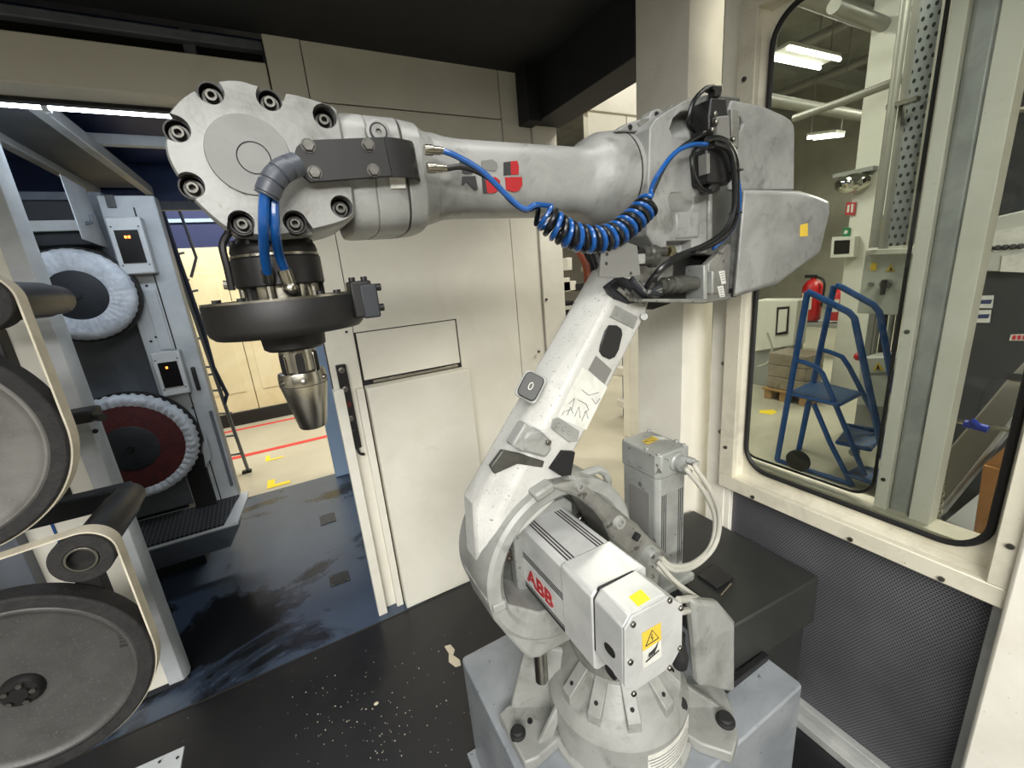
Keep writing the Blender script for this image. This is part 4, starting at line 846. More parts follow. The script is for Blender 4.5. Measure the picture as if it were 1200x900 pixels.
# connector tray under the elbow
trayf = rp('connector_tray', MB().prism(pyq(c4([(235, 880), (240, 868), (470, 868), (556, 860), (570, 845), (572, 870), (470, 886)]), .648), (0, .16, 0)), 'robot_dirty', .003)
sp(trayf, 'tray_back', MB().prism(pyq(c4([(215, 640), (560, 640), (560, 870), (235, 872)]), .70), (0, .02, 0)), 'black_metal')
sp(trayf, 'tray_end', MB().prism(pyq(c4([(466, 742), (480, 738), (480, 880), (466, 880)]), .650), (0, .10, 0)), 'cast_grey', .002)
sp(trayf, 'tray_end', MB().prism(pyq(c4([(482, 735), (560, 660), (570, 662), (562, 862), (482, 872)]), .654), (0, .02, 0)), 'robot_dirty', .004)
for q in ((520, 765, 548, 812), (515, 822, 545, 868)):
    p = c4([(q[0], q[1]), (q[0]+22, q[1]-4), (q[2], q[3]-2), (q[0]+12, q[3]+2)]); sp(trayf, 'cable_tag', MB().prism(pyq(p, .6535), (0, -.0008, 0)), 'label_white')
    for k in range(4): sp(trayf, 'tag_print', MB().tube([PY(a, b, .6525) for a, b in c4([(q[0]+8+k*2, q[1]+8+k*9), (q[0]+20+k*2, q[1]+5+k*9)])], .0006, 4), 'ink')
pc0, pc1 = PY(772, 335, .665), PY(826, 331, .665)
sp(trayf, 'cable_connector', MB().lathe(pc0, pc1-pc0, [(0, .012), (.012, .014), (.014, .018), (.022, .018), (.024, .015), (.034, .015), (.036, .019), (.046, .019), (.048, .016), (.06, .016), (.062, .020), (.085, .020), (.088, .016), (.115, .016)], 22), 'grimy_metal')
sp(trayf, 'connector_flange', MB().obox(pc1-X*.004, X, Y, Z, .008, .05, .05), 'cast_grey', .002)
pf0, pf1 = PY(752, 297, .65), PY(800, 293, .65)
sp(trayf, 'cable_gland', MB().lathe(pf0, pf1-pf0, [(0, .012), (.01, .015), (.018, .012), (.022, .016), (.034, .016), (.036, .012), (.046, .012), (.05, .009), (.064, .010)], 16), 'grimy_metal')
sp(trayf, 'copper_nut', MB().lathe(pf0+(pf1-pf0)*.62, pf1-pf0, [(0, .0115), (.012, .012), (.016, .010)], 6), 'brass')
sp(trayf, 'cable_gland', MB().lathe(pf0-Vector((.008, 0, .012)), X, [(0, .012), (.03, .014), (.032, .018), (.044, .018)], 16), 'grimy_metal')
bpv = rp('hose_support_plate', MB().prism(pyq(c4([(72, 786), (84, 672), (130, 640), (168, 652), (215, 668), (228, 780), (130, 790)]), .620), (0, .005, 0)), 'label_grey', .001)
for q in ((100, 700), (98, 735), (190, 772), (160, 660)): c = PY(*c4([q])[0], .620); sp(bpv, 'plate_hole', MB().cyl(c-Y*.0008, c+Y*.002, .0032, n=10), 'ink')
sp(bpv, 'plate_bracket', MB().obox(PY(735, 305, .65), X, Y, Z, .05, .05, .02), 'cast_grey', .002)
# joint at the top of the lower arm
jt = rp('elbow_joint', MB().cyl((.735, .69, 1.675), (.735, .82, 1.675), .062, n=40), 'robot_dirty', .006)
sp(jt, 'joint_bracket', MB().prism(pyq([(712, 336), (728, 324), (752, 330), (762, 352), (738, 356), (722, 350)], .690), (0, .02, 0)), 'machine_dark', .004)
sp(jt, 'joint_web', MB().prism(pyq([(757, 346), (792, 350), (786, 356), (766, 363), (756, 362)], .74), (0, .05, 0)), 'black_metal', .004)
for k in range(3): sp(jt, 'bracket_rib', MB().bar(PY(724+8*k, 338+2*k, .684), PY(740+8*k, 352+2*k, .684), .006, .008), 'robot_dirty', .001)
sp(jt, 'arm_bolt', MB().cyl(PY(755, 371, .70), PY(755, 371, .688), .008, n=12), 'cast_grey')
# --- valve unit and its cables
def c4y(q, y): return PY(*c4([q])[0], y)
vv = rp('valve_block', MB().prism(pyq(c4([(485, 180), (495, 110), (552, 112), (560, 190), (560, 250), (485, 252)]), .618), (0, .045, 0)), 'black_plastic', .003)
sp(vv, 'valve_body', MB().prism(pyq(c4([(515, 180), (562, 175), (566, 268), (520, 270)]), .608), (0, .03, 0)), 'label_grey', .003)
sp(vv, 'valve_plate', MB().prism(pyq(c4([(570, 150), (598, 158), (600, 300), (572, 300)]), .625), (0, .04, 0)), 'robot_dirty', .002)
sp(vv, 'valve_coil', MB().prism(pyq(c4([(475, 300), (565, 290), (578, 420), (560, 438), (485, 432)]), .615), (0, .045, 0)), 'black_plastic', .006)
sp(vv, 'coil_bar', MB().prism(pyq(c4([(476, 320), (488, 318), (490, 395), (478, 398)]), .612), (0, .02, 0)), 'label_grey', .001)
sp(vv, 'plug', MB().prism(pyq(c4([(498, 62), (536, 62), (537, 84), (530, 108), (512, 108), (512, 82), (498, 78)]), .63), (0, .02, 0)), 'black_plastic', .003)
for q in ((500, 175), (505, 205), (570, 270), (570, 300), (490, 235)): c = c4y(q, .612); sp(vv, 'valve_screw', MB().lathe(c, -Y, [(0, .005), (.006, .005), (.008, .003)], 10), 'steel_bolt')
sp(vv, 'elbow_plug', MB().prism(pyq(c4([(500, 432), (525, 428), (528, 460), (495, 472), (480, 462)]), .618), (0, .025, 0)), 'black_plastic', .003)
def hose(name, pts, r, mat, par=vv, n=8): return sp(par, name, MB().tube(curve(pts, 8), r, n), mat)
hose('sensor_cable', [c4y((500, 70), .635), c4y((470, 78), .63), (c4y((430, 120), .62)), c4y((410, 180), .618), c4y((408, 215), .625), c4y((428, 240), .64)], .0045, 'black_hose')
hose('sensor_cable', [c4y((440, 290), .615), c4y((422, 330), .61), c4y((428, 400), .608), c4y((455, 450), .61), c4y((490, 465), .615)], .004, 'black_hose')
hose('sensor_cable', [c4y((475, 270), .608), c4y((520, 265), .602), c4y((560, 290), .60), c4y((585, 350), .602), c4y((588, 450), .605), c4y((585, 560), .605), c4y((550, 625), .608), c4y((490, 665), .61), c4y((400, 700), .615), c4y((320, 745), .618), c4y((265, 800), .63), c4y((250, 830), .65)], .0065, 'black_hose')
hose('sensor_cable', [c4y((500, 280), .602), c4y((560, 310), .597), c4y((580, 400), .596), c4y((578, 530), .597), c4y((545, 610), .60), c4y((470, 665), .605), c4y((360, 710), .61), c4y((290, 765), .62), c4y((280, 800), .64)], .0055, 'black_hose')
hose('sensor_cable', [c4y((590, 380), .604), c4y((600, 470), .604), c4y((596, 540), .606), c4y((570, 610), .61), c4y((500, 680), .612)], .004, 'blue_hose')
for q in ((588, 385), (585, 545), (430, 693)): c = c4y(q, .602); sp(vv, 'cable_tie', MB().obox(c, X, Y, Z, .018, .02, .003), 'black_plastic')
for k in range(5):
    hose('lead_cable', [c4y((190+12*k, 790+8*k), .655), c4y((215+10*k, 820+6*k), .648), c4y((250+6*k, 845), .65), c4y((300, 825+6*k), .66)], .006, ('machine_dark', 'robot_dirty')[k % 2], jt)
# cables dropping behind the upper arm
hose('rear_cable', [PY(668, 262, .88), PY(678, 290, .88), PY(688, 312, .87), PY(690, 345, .86)], .012, 'orange_brown', jt)
hose('rear_cable', [PY(676, 262, .87), PY(687, 290, .865), PY(696, 315, .86), PY(694, 350, .85)], .014, 'machine_dark', jt)
hose('rear_cable', [PY(694, 280, .84), PY(698, 300, .83), PY(706, 322, .82)], .012, 'black_plastic', jt)
# --- wrist air hoses and spiral wrap
wsh = rp('wrist_hoses', MB().tube(curve([PY(347, 187, .635), PY(333, 193, .625), PY(320, 206, .62), PY(311, 225, .617), PY(309, 262, .62), PY(310, 298, .66), PY(314, 322, .692)], 8), .0062, 10), 'blue_hose')
sp(wsh, 'hose', MB().tube(curve([PY(349, 195, .635), PY(336, 203, .63), PY(325, 217, .627), PY(321, 235, .625), PY(322, 268, .628), PY(327, 298, .668), PY(335, 318, .692)], 8), .0062, 10), 'blue_hose')
wc_ = curve([PY(347, 193, .632), PY(331, 200, .622), PY(320, 212, .619), PY(312, 230, .62)], 16)
sp(wsh, 'spiral_wrap', MB().tube(wc_, lambda i: .0145 if i % 12 < 10 else .0130, 18), 'spiral_wrap', smooth=25)
sp(wsh, 'fitting', MB().cyl(PY(314, 318, .690), PY(316, 330, .700), .0085, n=14), 'steel')
sp(wsh, 'fitting', MB().cyl(PY(333, 316, .690), PY(341, 338, .694), .0095, n=14), 'steel')
sp(wsh, 'fitting', MB().sphere(PY(341, 338, .692), .011, 12, 6), 'steel')
# ================================================================== gripper tool under the wrist
tl = thing('collet_gripper', 'black disc shaped tool changer with a steel collet cone under the wrist', 'gripper', (0, YA, 1.478))
def tp(name, mb, mat, bev=0, **k): return mb.build(name, mat, tl, bev, **k)
T0 = (0.002, YA, 0)
tp('mounting_flange', MB().lathe(T0, Z, [(1.755, .058), (1.762, .060), (1.770, .058), (1.784, .046), (1.786, .040), (1.800, .040)], 36), 'black_metal')
for k in range(8):
    a = 2*math.pi*k/8+.2; c = Vector((T0[0]+.052*math.cos(a), YA+.052*math.sin(a), 1.772)); tp('flange_bolt', MB().lathe(c, Z, [(-.01, .006), (.006, .006), (.007, .004)], 8), 'black_metal')
tp('flange_ring', MB().ring(T0, Z, 1.7535, 1.757, .03, .061, 48), 'steel')
tp('rotary_body', MB().lathe(T0, Z, [(1.711, .0605), (1.713, .062), (1.751, .062), (1.7535, .060)], 48), 'black_plastic')
tp('spacer_ring', MB().lathe(T0, Z, [(1.69, .050), (1.712, .050)], 40), 'steel')
for k in range(10):
    a = 2*math.pi*k/10; c = Vector((T0[0]+.053*math.cos(a), YA+.053*math.sin(a), 1.702)); tp('stud', MB().cyl(c-Z*.012, c+Z*.01, .0065, n=10), ('black_metal', 'steel')[k % 2])
dk = tp('tool_disc', MB().lathe(T0, Z, [(1.640, .104), (1.646, .110), (1.652, .1115), (1.689, .1125), (1.692, .111), (1.692, 0)], 72), 'black_metal'); 
MB().ring(T0, Z, 1.6895, 1.6935, .10, .1118, 72).build('disc_edge', 'steel', dk)
for a in (200, 235, 170, 300, 320): 
    c = Vector((T0[0]+.093*math.cos(R(a)), YA+.093*math.sin(R(a)), 1.692)); MB().lathe(c, Z, [(0, .0055), (.006, .0055), (.006, .003), (.003, .003)], 10).build('disc_screw', 'black_metal', dk)
ec_ = Vector((.108, .715, 1.680)); eb_ = tp('clamp_block', MB().obox(ec_, X, Y, Z, .032, .05, .056), 'black_metal', .003)
MB().obox(ec_+Vector((.010, -.004, -.004)), X, Y, Z, .026, .046, .052).build('clamp_plate', 'machine_dark', eb_, .003)
for dz in (-.016, .016): MB().cyl(ec_+Vector((.022, -.01, dz)), ec_+Vector((.032, -.01, dz)), .006, n=10).build('clamp_screw', 'black_metal', eb_)
for dx in (-.01, .008): MB().cyl(ec_+Vector((dx, -.012, .027)), ec_+Vector((dx, -.012, .034)), .005, n=10).build('clamp_screw', 'black_metal', eb_)
tp('lower_hub', MB().lathe(T0, Z, [(1.612, .040), (1.616, .0455), (1.634, .047), (1.642, .047)], 40), 'black_metal')
def slot_cyl():
    m = MB(); m.lathe(T0, Z, [(1.545, .0275), (1.615, .0275)], 48); return m
sc_ = tp('collet_barrel', slot_cyl(), 'steel')
for k in range(6):
    a = R(-90+60*k+2); d = Vector((math.cos(a), math.sin(a), 0)); sd = Vector((-d.y, d.x, 0)); c = Vector(T0)+d*.0268+Z*1.583
    MB().prism(sup(c, sd, Z, .0062, .0225, 5, 24), d*.0016).build('barrel_slot', 'dark_hole', sc_)
    MB().tube(sup(c+d*.0012, sd, Z, .0066, .023, 5, 24), .0007, 5, closed=True).build('slot_edge', 'steel', sc_)
cn = tp('collet_cone', MB().lathe(T0, Z, [(1.476, .0), (1.476, .0195), (1.478, .0215), (1.550, .0355), (1.556, .0365), (1.566, .0365), (1.574, .0350), (1.576, .0280), (1.560, .0275)], 56, False, False), 'steel')
for k in range(6):
    a = R(-90+60*k); d = Vector((math.cos(a), math.sin(a), 0)); c = Vector(T0)+d*.036+Z*1.561; MB().lathe(c, d, [(0, .0048), (.003, .0044), (.004, .002)], 12).build('cone_screw', 'steel_bolt', cn)
MB().tube([Vector(T0)+Vector((.0362*math.cos(t*math.pi/24), .0362*math.sin(t*math.pi/24), 1.553)) for t in range(48)], .0006, 4, closed=True).build('cone_groove', 'machine_dark', cn)
tp('bent_rod', MB().tube(curve([PY(272, 268, .70), PY(263, 281, .695), (PY(261, 292, .692)), PY(266, 312, .692), PY(272, 340, .695)], 6), .0048, 8), 'black_metal')
tp('rod_clamp', MB().cyl(PY(262, 334, .70), PY(275, 334, .70), .006, n=8), 'steel_bolt')
# ================================================================== coiled hoses between wrist and elbow
def coil(name, mat, phase, lab, start, end):
    path = curve([PY(637, 252, .640), PY(652, 266, .632), PY(672, 277, .628), PY(695, 281, .624), PY(718, 276, .622), PY(740, 260, .622), PY(760, 240, .622)], 12)
    seg = [0]
    for i in range(1, len(path)): seg.append(seg[-1]+(path[i]-path[i-1]).length)
    turns = 11.0; N_ = 300; pts = []
    for k in range(N_+1):
        s_ = seg[-1]*k/N_; i = max(j for j in range(len(seg)) if seg[j] <= s_+1e-9); i = min(i, len(seg)-2)
        t = (s_-seg[i])/(seg[i+1]-seg[i]); p = path[i].lerp(path[i+1], t); d = (path[i+1]-path[i]).normalized()
        u = Y-d*Y.dot(d); u.normalize(); v = d.cross(u); a = 2*math.pi*turns*k/N_+phase
        rr = .0205
        pts.append(p+(u*math.cos(a)+v*math.sin(a))*rr)
    pts = curve([Vector(q) for q in start]+[pts[0]], 8)[:-1]+pts+curve([pts[-1]]+[Vector(q) for q in end], 8)[1:]
    return tag(MB().tube(pts, .0044, 8).build(name, mat, None, 0), lab, 'air hose')
coil('coiled_air_hose', 'blue_hose', R(140), 'bright blue coiled air hose looping from wrist bracket to elbow valve', [fit1+X*.018, PY(535, 183, .642), PY(565, 201, .632), PY(596, 231, .622), PY(615, 245, .612), PY(628, 240, .61)], [PY(763, 222, .61), PY(772, 203, .60), PY(790, 180, .60), PY(810, 170, .602), PY(828, 169, .608)])
coil('coiled_air_hose', 'black_hose', R(140)+math.pi, 'black coiled air hose wound together with the bright blue one', [fit2+X*.018, PY(545, 196, .640), PY(575, 210, .632), PY(600, 236, .624), PY(616, 246, .62), PY(630, 243, .63)], [PY(768, 218, .63), PY(782, 190, .62), PY(800, 172, .615), PY(822, 158, .615), PY(836, 152, .62)])
# ================================================================== hall beyond the corridor exit
hb = thing('beige_cabinet_row', 'row of beige metal lockers with a black base behind the corridor exit', 'lockers', (-1.2, 6.6, 0))
LT = PY(290, 288, 6.6).z
for i in range(7):
    x = -4.2+i*.9; d_ = MB().box(x+.004, x+.896, 6.6, 7.1, .18, LT).build('locker_door', 'beige_cabinet', hb, .004)
    MB().box(x+.10, x+.80, 6.592, 6.60, .45, LT-.3).build('door_field', 'beige_cabinet', d_, .002)
MB().box(-4.2, 2.1, 6.58, 7.1, 0, .18).build('locker_base', 'black_plastic', hb, .004)
MB().box(-4.2, 2.1, 6.62, 7.1, LT, 4.4).build('upper_panel', 'blue_band', hb, .004)
MB().box(-4.2, 2.1, 6.60, 6.63, LT+.30, LT+.34).build('panel_strip', 'light_blue', hb)
for i, (a, b, lab) in enumerate(((6.33, 6.40, 'red floor line close to the beige lockers'), (5.18, 5.27, 'red floor line between the lockers and the corridor exit'))):
    tag(MB().box(-6, 1.8, a, b, -.002, .0005).build('floor_line', 'red_tape', None), lab, 'floor marking')
def corner_mark(q, lab, sx, sy, w_=.05, l_=.22):
    c = PZ(*q, 0); return tag(MB().prism([(c.x, c.y, 0), (c.x+sx*l_, c.y, 0), (c.x+sx*l_, c.y+sy*w_, 0), (c.x+sx*w_, c.y+sy*w_, 0), (c.x+sx*w_, c.y+sy*l_, 0), (c.x, c.y+sy*l_, 0)], (0, 0, .0008)).build('floor_mark', 'yellow_tape', None), lab, 'floor marking')
corner_mark((313, 573), 'yellow corner mark on the floor close to the corridor exit', 1, 1, .06, .19)
corner_mark((311, 541), 'yellow corner mark on the floor touching the red line', 1, 1, .04, .17)
# leaning narrow ladder by the exit
ld = thing('steel_ladder', 'narrow dark steel ladder standing between the grey machine and lockers', 'ladder', (-.66, 4.7, 0))
lf = PZ(291, 553, 0); lt_ = PY(199, 300, lf.y+.15)
def lad(px, py): return PY(px, py, lf.y)
MB().tube([lad(291, 552), lad(262, 470), lad(200, 290)], .016, 8).build('ladder_rail', 'ladder_steel', ld)
MB().tube([lad(188, 240), lad(208, 300), lad(238, 385), lad(250, 430), lad(266, 462), lad(263, 473)], .017, 8).build('ladder_post', 'ladder_dark', ld)
MB().tube([lad(208, 240), lad(230, 302), lad(224, 325)], .012, 8).build('ladder_stay', 'ladder_steel', ld)
for a, b in (((199, 300), (216, 296)), ((206, 325), (222, 328)), ((211, 345), (232, 340)), ((228, 370), (242, 368)), ((227, 396), (238, 397)), ((237, 430), (250, 430)), ((240, 440), (252, 438)), ((245, 458), (262, 457)), ((254, 485), (272, 484)), ((262, 512), (276, 510)), ((268, 534), (284, 531))):
    MB().tube([lad(*a), lad(*b)], .011, 6).build('rung', 'ladder_steel', ld)
MB().box(lf.x-.05, lf.x+.03, lf.y-.03, lf.y+.03, -.001, .02).build('ladder_foot', 'black_rubber', ld)
# ================================================================== hall seen through the opening and windows
struct('wall_hall_far', MB().box(13, 13.1, -8, 14, 0, 6), 'hall_wall')
struct('wall_hall_side', MB().box(-9, 13, 13.5, 13.6, 0, 6), 'hall_wall')
struct('wall_hall_end', MB().box(-9, 13, -8.1, -8, 0, 6), 'hall_wall')
struct('ceiling_hall', MB().box(1.6, 13.1, -8.1, 13.6, 5.6, 5.7).box(-9, 1.6, 4.06, 13.6, 5.6, 5.7).box(-9, 1.6, -8.1, -1.2, 5.6, 5.7), 'hall_dark')
# unseen slab added over the cell to block the hall lamps from above
struct('ceiling_light_block', MB().box(-3.3, 1.62, -1.16, 4.1, 3.0, 3.05), 'hall_dark')
def pxq(pts, x): return [PX(a, b, x) for a, b in pts]
# roof trusses, pipes
for i in range(7):
    y = -3+i*1.7; struct('trim_roof_beam', MB().box(1.7, 13, y, y+.18, 5.0, 5.3), 'hall_grey')
for i, (y, z, r_) in enumerate(((1.2, 3.9, .07), (1.5, 4.3, .05), (.8, 4.5, .09), (2.4, 3.7, .06), (3.0, 4.2, .1), (1.8, 3.4, .05), (2.1, 4.0, .08), (3.6, 3.5, .07), (.3, 4.1, .06))):
    tag(MB().cyl((4.7, y, z), (13.02, y, z), r_, n=14).build('overhead_pipe', 'pipe_grey', None), 'grey pipe run under the dark hall roof', 'pipe', 'pipes under the hall roof')
for i in range(3):
    x = 6.0+2*i; tag(MB().cyl((x, -4, 4.74+.05*i), (x, 9, 4.74+.05*i), .07, n=14).build('cross_pipe', 'pipe_grey', None), 'grey cross pipe hung under the dark hall roof', 'pipe', 'cross pipes under the hall roof')
# lamps under the roof: pairs of tubes
def tube_pair(p0, p1, lab, gap=.16):
    t = thing('hall_lamp', lab, 'lamp', (p0+p1)/2)
    MB().bar(p0+Z*.05, p1+Z*.05, .3, .04).build('lamp_tray', 'hall_white', t)
    d = (p1-p0).normalized(); s_ = Vector((-d.y, d.x, 0)).normalized()
    for q in (p0, p1): MB().cyl(q+Z*.06, Vector((q.x, q.y, 5.62)), .012, n=6).build('hanger', 'pipe_grey', t)
    for k in (-1, 1): MB().cyl(p0+s_*gap*k/2, p1+s_*gap*k/2, .024, n=10).build('light_tube', 'hall_tube', t)
tube_pair(PZ(912, 62, 4.2), PZ(972, 75, 4.2), 'twin tube lamp seen through the window above the robot elbow', .26)
tube_pair(PX(950, 162, 9), PX(985, 158, 9), 'small far tube lamp behind the window, level with the pipes', .2)
tube_pair(PX(1190, 54, 2.45), PX(1222, 40, 2.45), 'glowing tube added as the tube reflection in the right hand pane', .05)  # added lamp, imitates a tube reflection in the pane
el = thing('hall_lamp', 'unseen lamp panel added in the hall before the assumed open cell front', 'lamp', (-1.7, -3.2, 3.75))  # housing added for the assumed light behind the camera
MB().box(-3.75, .35, -3.8, -2.6, 3.75, 3.8).build('lamp_tray', 'hall_white', el)
for x in (-3.4, 0): MB().cyl((x, -3.2, 3.8), (x, -3.2, 5.62), .015, n=6).build('hanger', 'pipe_grey', el)
# hall column with mirror, signs
hc = thing('hall_column', 'pale square column in the hall behind the blue ladder', 'column', (5.6, 2.05, 0))
a_, b_ = PX(990, 300, 5.6), PX(1032, 300, 5.6)
MB().box(5.6, 6.1, b_.y, a_.y, 0, 5.0).build('column_shaft', 'hall_white', hc, .01)
mr_ = PX(1000, 214, 5.55); mi = thing('dome_mirror', 'shiny dome mirror on the pale hall column', 'mirror', mr_-Z*.12)
MB().sphere(mr_, .17, 24, 12, (.6, 1, .62)).build('mirror_dome', 'mirror_glass', mi)
MB().box(5.5, 5.62, mr_.y-.18, mr_.y+.18, mr_.z+.08, mr_.z+.12).build('mirror_rim', 'hall_grey', mi)
def plate(name, pts, x, mat, lab, cat, d=.02): return tag(MB().prism(pxq(pts, x), (d, 0, 0)).build(name, mat, None, .001), lab, cat)
s1 = plate('fire_sign', [(992, 237), (1003, 237), (1001, 252), (990, 252)], 5.58, 'red_paint', 'small red fire sign with white marks on the hall column', 'sign')
for pts in ([(993.5, 240), (996, 240), (995, 249), (992.5, 249)], [(998, 239), (1000.5, 239), (999.5, 249), (997, 249)]): MB().prism(pxq(pts, 5.579), (-.004, 0, 0)).build('sign_mark', 'hall_white', s1)
s2 = plate('exit_sign', [(988, 267), (996, 267), (995, 277), (987, 277)], 5.58, 'green_sign', 'small green sign on the hall column below the red one', 'sign')
MB().prism(pxq([(990, 270), (994, 270), (993, 274), (989, 274)], 5.579), (-.004, 0, 0)).build('sign_mark', 'hall_white', s2)
tm = plate('wall_terminal', [(975, 278), (1002, 277), (1000, 301), (973, 302)], 5.5, 'hall_white', 'white wall terminal with a dark screen on the hall column', 'terminal', .1)
MB().prism(pxq([(978, 282), (996, 281), (995, 297), (977, 298)], 5.499), (-.004, 0, 0)).build('screen', 'display_dark', tm)
# conduits and perforated cable tray
holes('tray_perf', (168, 172, 174), (44, 46, 48), (.043, .062), (1, 2), True, .24, (132, 136, 138))
ct = thing('cable_tray', 'upright perforated grey cable tray behind the window', 'cable tray', (4.25, 1.1, 1.5))
TX = 4.25; TB = PX(1050, 288, TX).z; a_, b_ = PX(1078, 0, TX), PX(1113, 0, TX)
MB().box(TX, TX+.01, b_.y, a_.y, TB, 5.0).build('tray_sheet', 'tray_perf', ct)
for y in (a_.y, b_.y): MB().box(TX-.07, TX+.01, y-.012, y+.012, TB, 5.0).build('tray_lip', 'pipe_grey', ct)
cdn = thing('conduit', 'slim bright steel conduit standing beside the perforated cable tray', 'pipe', (TX-.12, PX(1062, 0, TX-.12).y, TB))
y_ = PX(1062, 0, TX-.12).y; MB().cyl((TX-.12, y_, TB), (TX-.12, y_, 5.0), .03, n=12).build('conduit_tube', 'pipe_grey', cdn)
c = PX(1056, 121, TX-.12); MB().box(TX-.14, TX-.075, y_-.14, y_+.03, c.z-.015, c.z+.015).build('conduit_clip', 'steel', cdn)
tag(MB().tube([PX(930, 139, 4.3), PX(985, 120, 4.3), PX(1056, 93, 4.3), PX(1080, 84, 4.3)], .03, 10).build('slanted_pipe', 'pipe_grey', None), 'pale pipe crossing behind the window towards the cable tray', 'pipe')
# switch cabinets
def ebox(pts, x, d, lab):
    t = thing('switch_cabinet', lab, 'cabinet', PX(*pts[2], x)); MB().prism(pxq(pts, x), (d, 0, 0)).build('cabinet_body', 'cabinet_grey', t, .006); return t
e1 = ebox([(1014, 295), (1076, 292), (1066, 370), (1004, 367)], 4.2, .25, 'grey switch cabinet with a big black rotary handle')
MB().prism(pxq([(1014, 293), (1076, 290), (1076, 297), (1014, 299)], 4.15), (.1, 0, 0)).build('cabinet_lip', 'hall_white', e1, .004)
c = PX(1040, 332, 4.2); MB().cyl(c, c-X*.05, .035, n=16).build('handle_base', 'label_grey', e1); MB().obox(c-X*.06-Z*.025, X, Y, Z, .03, .03, .12).build('handle', 'black_plastic', e1, .006)
c = PX(1021, 333, 4.2); MB().cyl(c, c-X*.02, .018, n=12).build('lock', 'label_grey', e1)
MB().prism(pxq([(1021, 308), (1028, 308), (1027, 317), (1020, 317)], 4.199), (-.003, 0, 0)).build('yellow_label', 'label_yellow', e1)
MB().prism(pxq([(1044, 309), (1049, 318), (1038, 318)], 4.199), (-.003, 0, 0)).build('warning_triangle', 'label_yellow', e1)
MB().prism(pxq([(1044, 312), (1046, 317), (1042, 317)], 4.195), (-.002, 0, 0)).build('warning_sign', 'ink', e1)
e2 = ebox([(1008, 420), (1056, 418), (1046, 478), (1004, 474)], 4.2, .3, 'lower grey cabinet with a red button and yellow triangle')
MB().prism(pxq([(1029, 424), (1036, 434), (1023, 434)], 4.199), (-.003, 0, 0)).build('warning_triangle', 'label_yellow', e2); MB().prism(pxq([(1029, 427), (1031.5, 433), (1026.5, 433)], 4.195), (-.002, 0, 0)).build('warning_sign', 'ink', e2)
eq = PX(1026, 476, 4.2); MB().box(4.25, 4.45, eq.y-.12, eq.y+.12, 0, eq.z+.02).build('cabinet_foot', 'hall_grey', e2)
c = PX(1006, 418, 4.16); MB().sphere(c, .035, 12, 6).build('red_button', 'red_paint', e2)
MB().prism(pxq([(1018, 437), (1040, 436), (1040, 439), (1018, 440)], 4.199), (-.002, 0, 0)).build('text_strip', 'label_grey', e2)
cst = thing('cabinet_stand', 'dark stand with cables carrying the grey switch cabinets', 'stand', (4.5, 1.4, 0))
for yy in (.83, 1.08): MB().box(4.51, 4.57, PX(1030, 400, 4.51).y-.2+(yy-.83), PX(1030, 400, 4.51).y-.15+(yy-.83), 0, 1.9).build('stand_post', 'hall_grey', cst, .004)
for k in range(5): MB().cyl((4.53, PX(1018+8*k, 395, 4.53).y, .02), (4.53, PX(1018+8*k, 395, 4.53).y, 1.5), .02, n=8).build('stand_cable', ('black_plastic', 'hall_grey')[k % 2], cst)
# extinguishers
def extinguisher(q0, q1, x, lab):
    b0, b1 = PX(*q0, x), PX(*q1, x); h_ = b0.z-b1.z; r_ = h_*.19; base_ = Vector((x, (b0.y+b1.y)/2, b1.z))
    t = thing('fire_extinguisher', lab, 'extinguisher', base_, 'red fire extinguishers behind the ladder')
    MB().lathe(base_, Z, [(0, r_*.9), (.02, r_), (h_*.72, r_), (h_*.82, r_*.7), (h_*.87, r_*.3), (h_*.9, r_*.3)], 20).build('cylinder', 'red_paint', t)
    MB().box(x-.03, x+.03, base_.y-r_*.3, base_.y+r_*.9, base_.z+h_*.9, base_.z+h_*.97).build('valve', 'black_plastic', t, .01)
    MB().tube(curve([base_+Vector((0, -r_*.3, h_*.93)), base_+Vector((-.05, -r_*1.3, h_*.8)), base_+Vector((-.05, -r_*1.2, h_*.3))], 6), r_*.12, 6).build('hose', 'black_rubber', t)
    MB().box(x-r_*1.05, x-r_*.95, base_.y-r_*.5, base_.y+r_*.5, base_.z+h_*.25, base_.z+h_*.6).build('label', 'hall_white', t)
    return t
et = thing('extinguisher_shelf', 'dark shelf carrying the red fire extinguishers in the hall', 'shelf', (7.4, 3.0, 0))
a_, b_ = PX(925, 376, 7.3), PX(1000, 376, 7.3)
MB().box(7.2, 7.7, b_.y, a_.y, a_.z-.06, a_.z).build('shelf_board', 'hall_grey', et); 
for yy in (a_.y-.05, b_.y+.05): MB().box(7.3, 7.6, yy-.04, yy+.04, 0, a_.z-.05).build('shelf_leg', 'hall_grey', et)
extinguisher((953, 320), (950, 375), 7.35, 'taller red fire extinguisher with a black hose behind the ladder')
extinguisher((984, 333), (981, 375), 7.35, 'shorter red fire extinguisher next to the hall column')
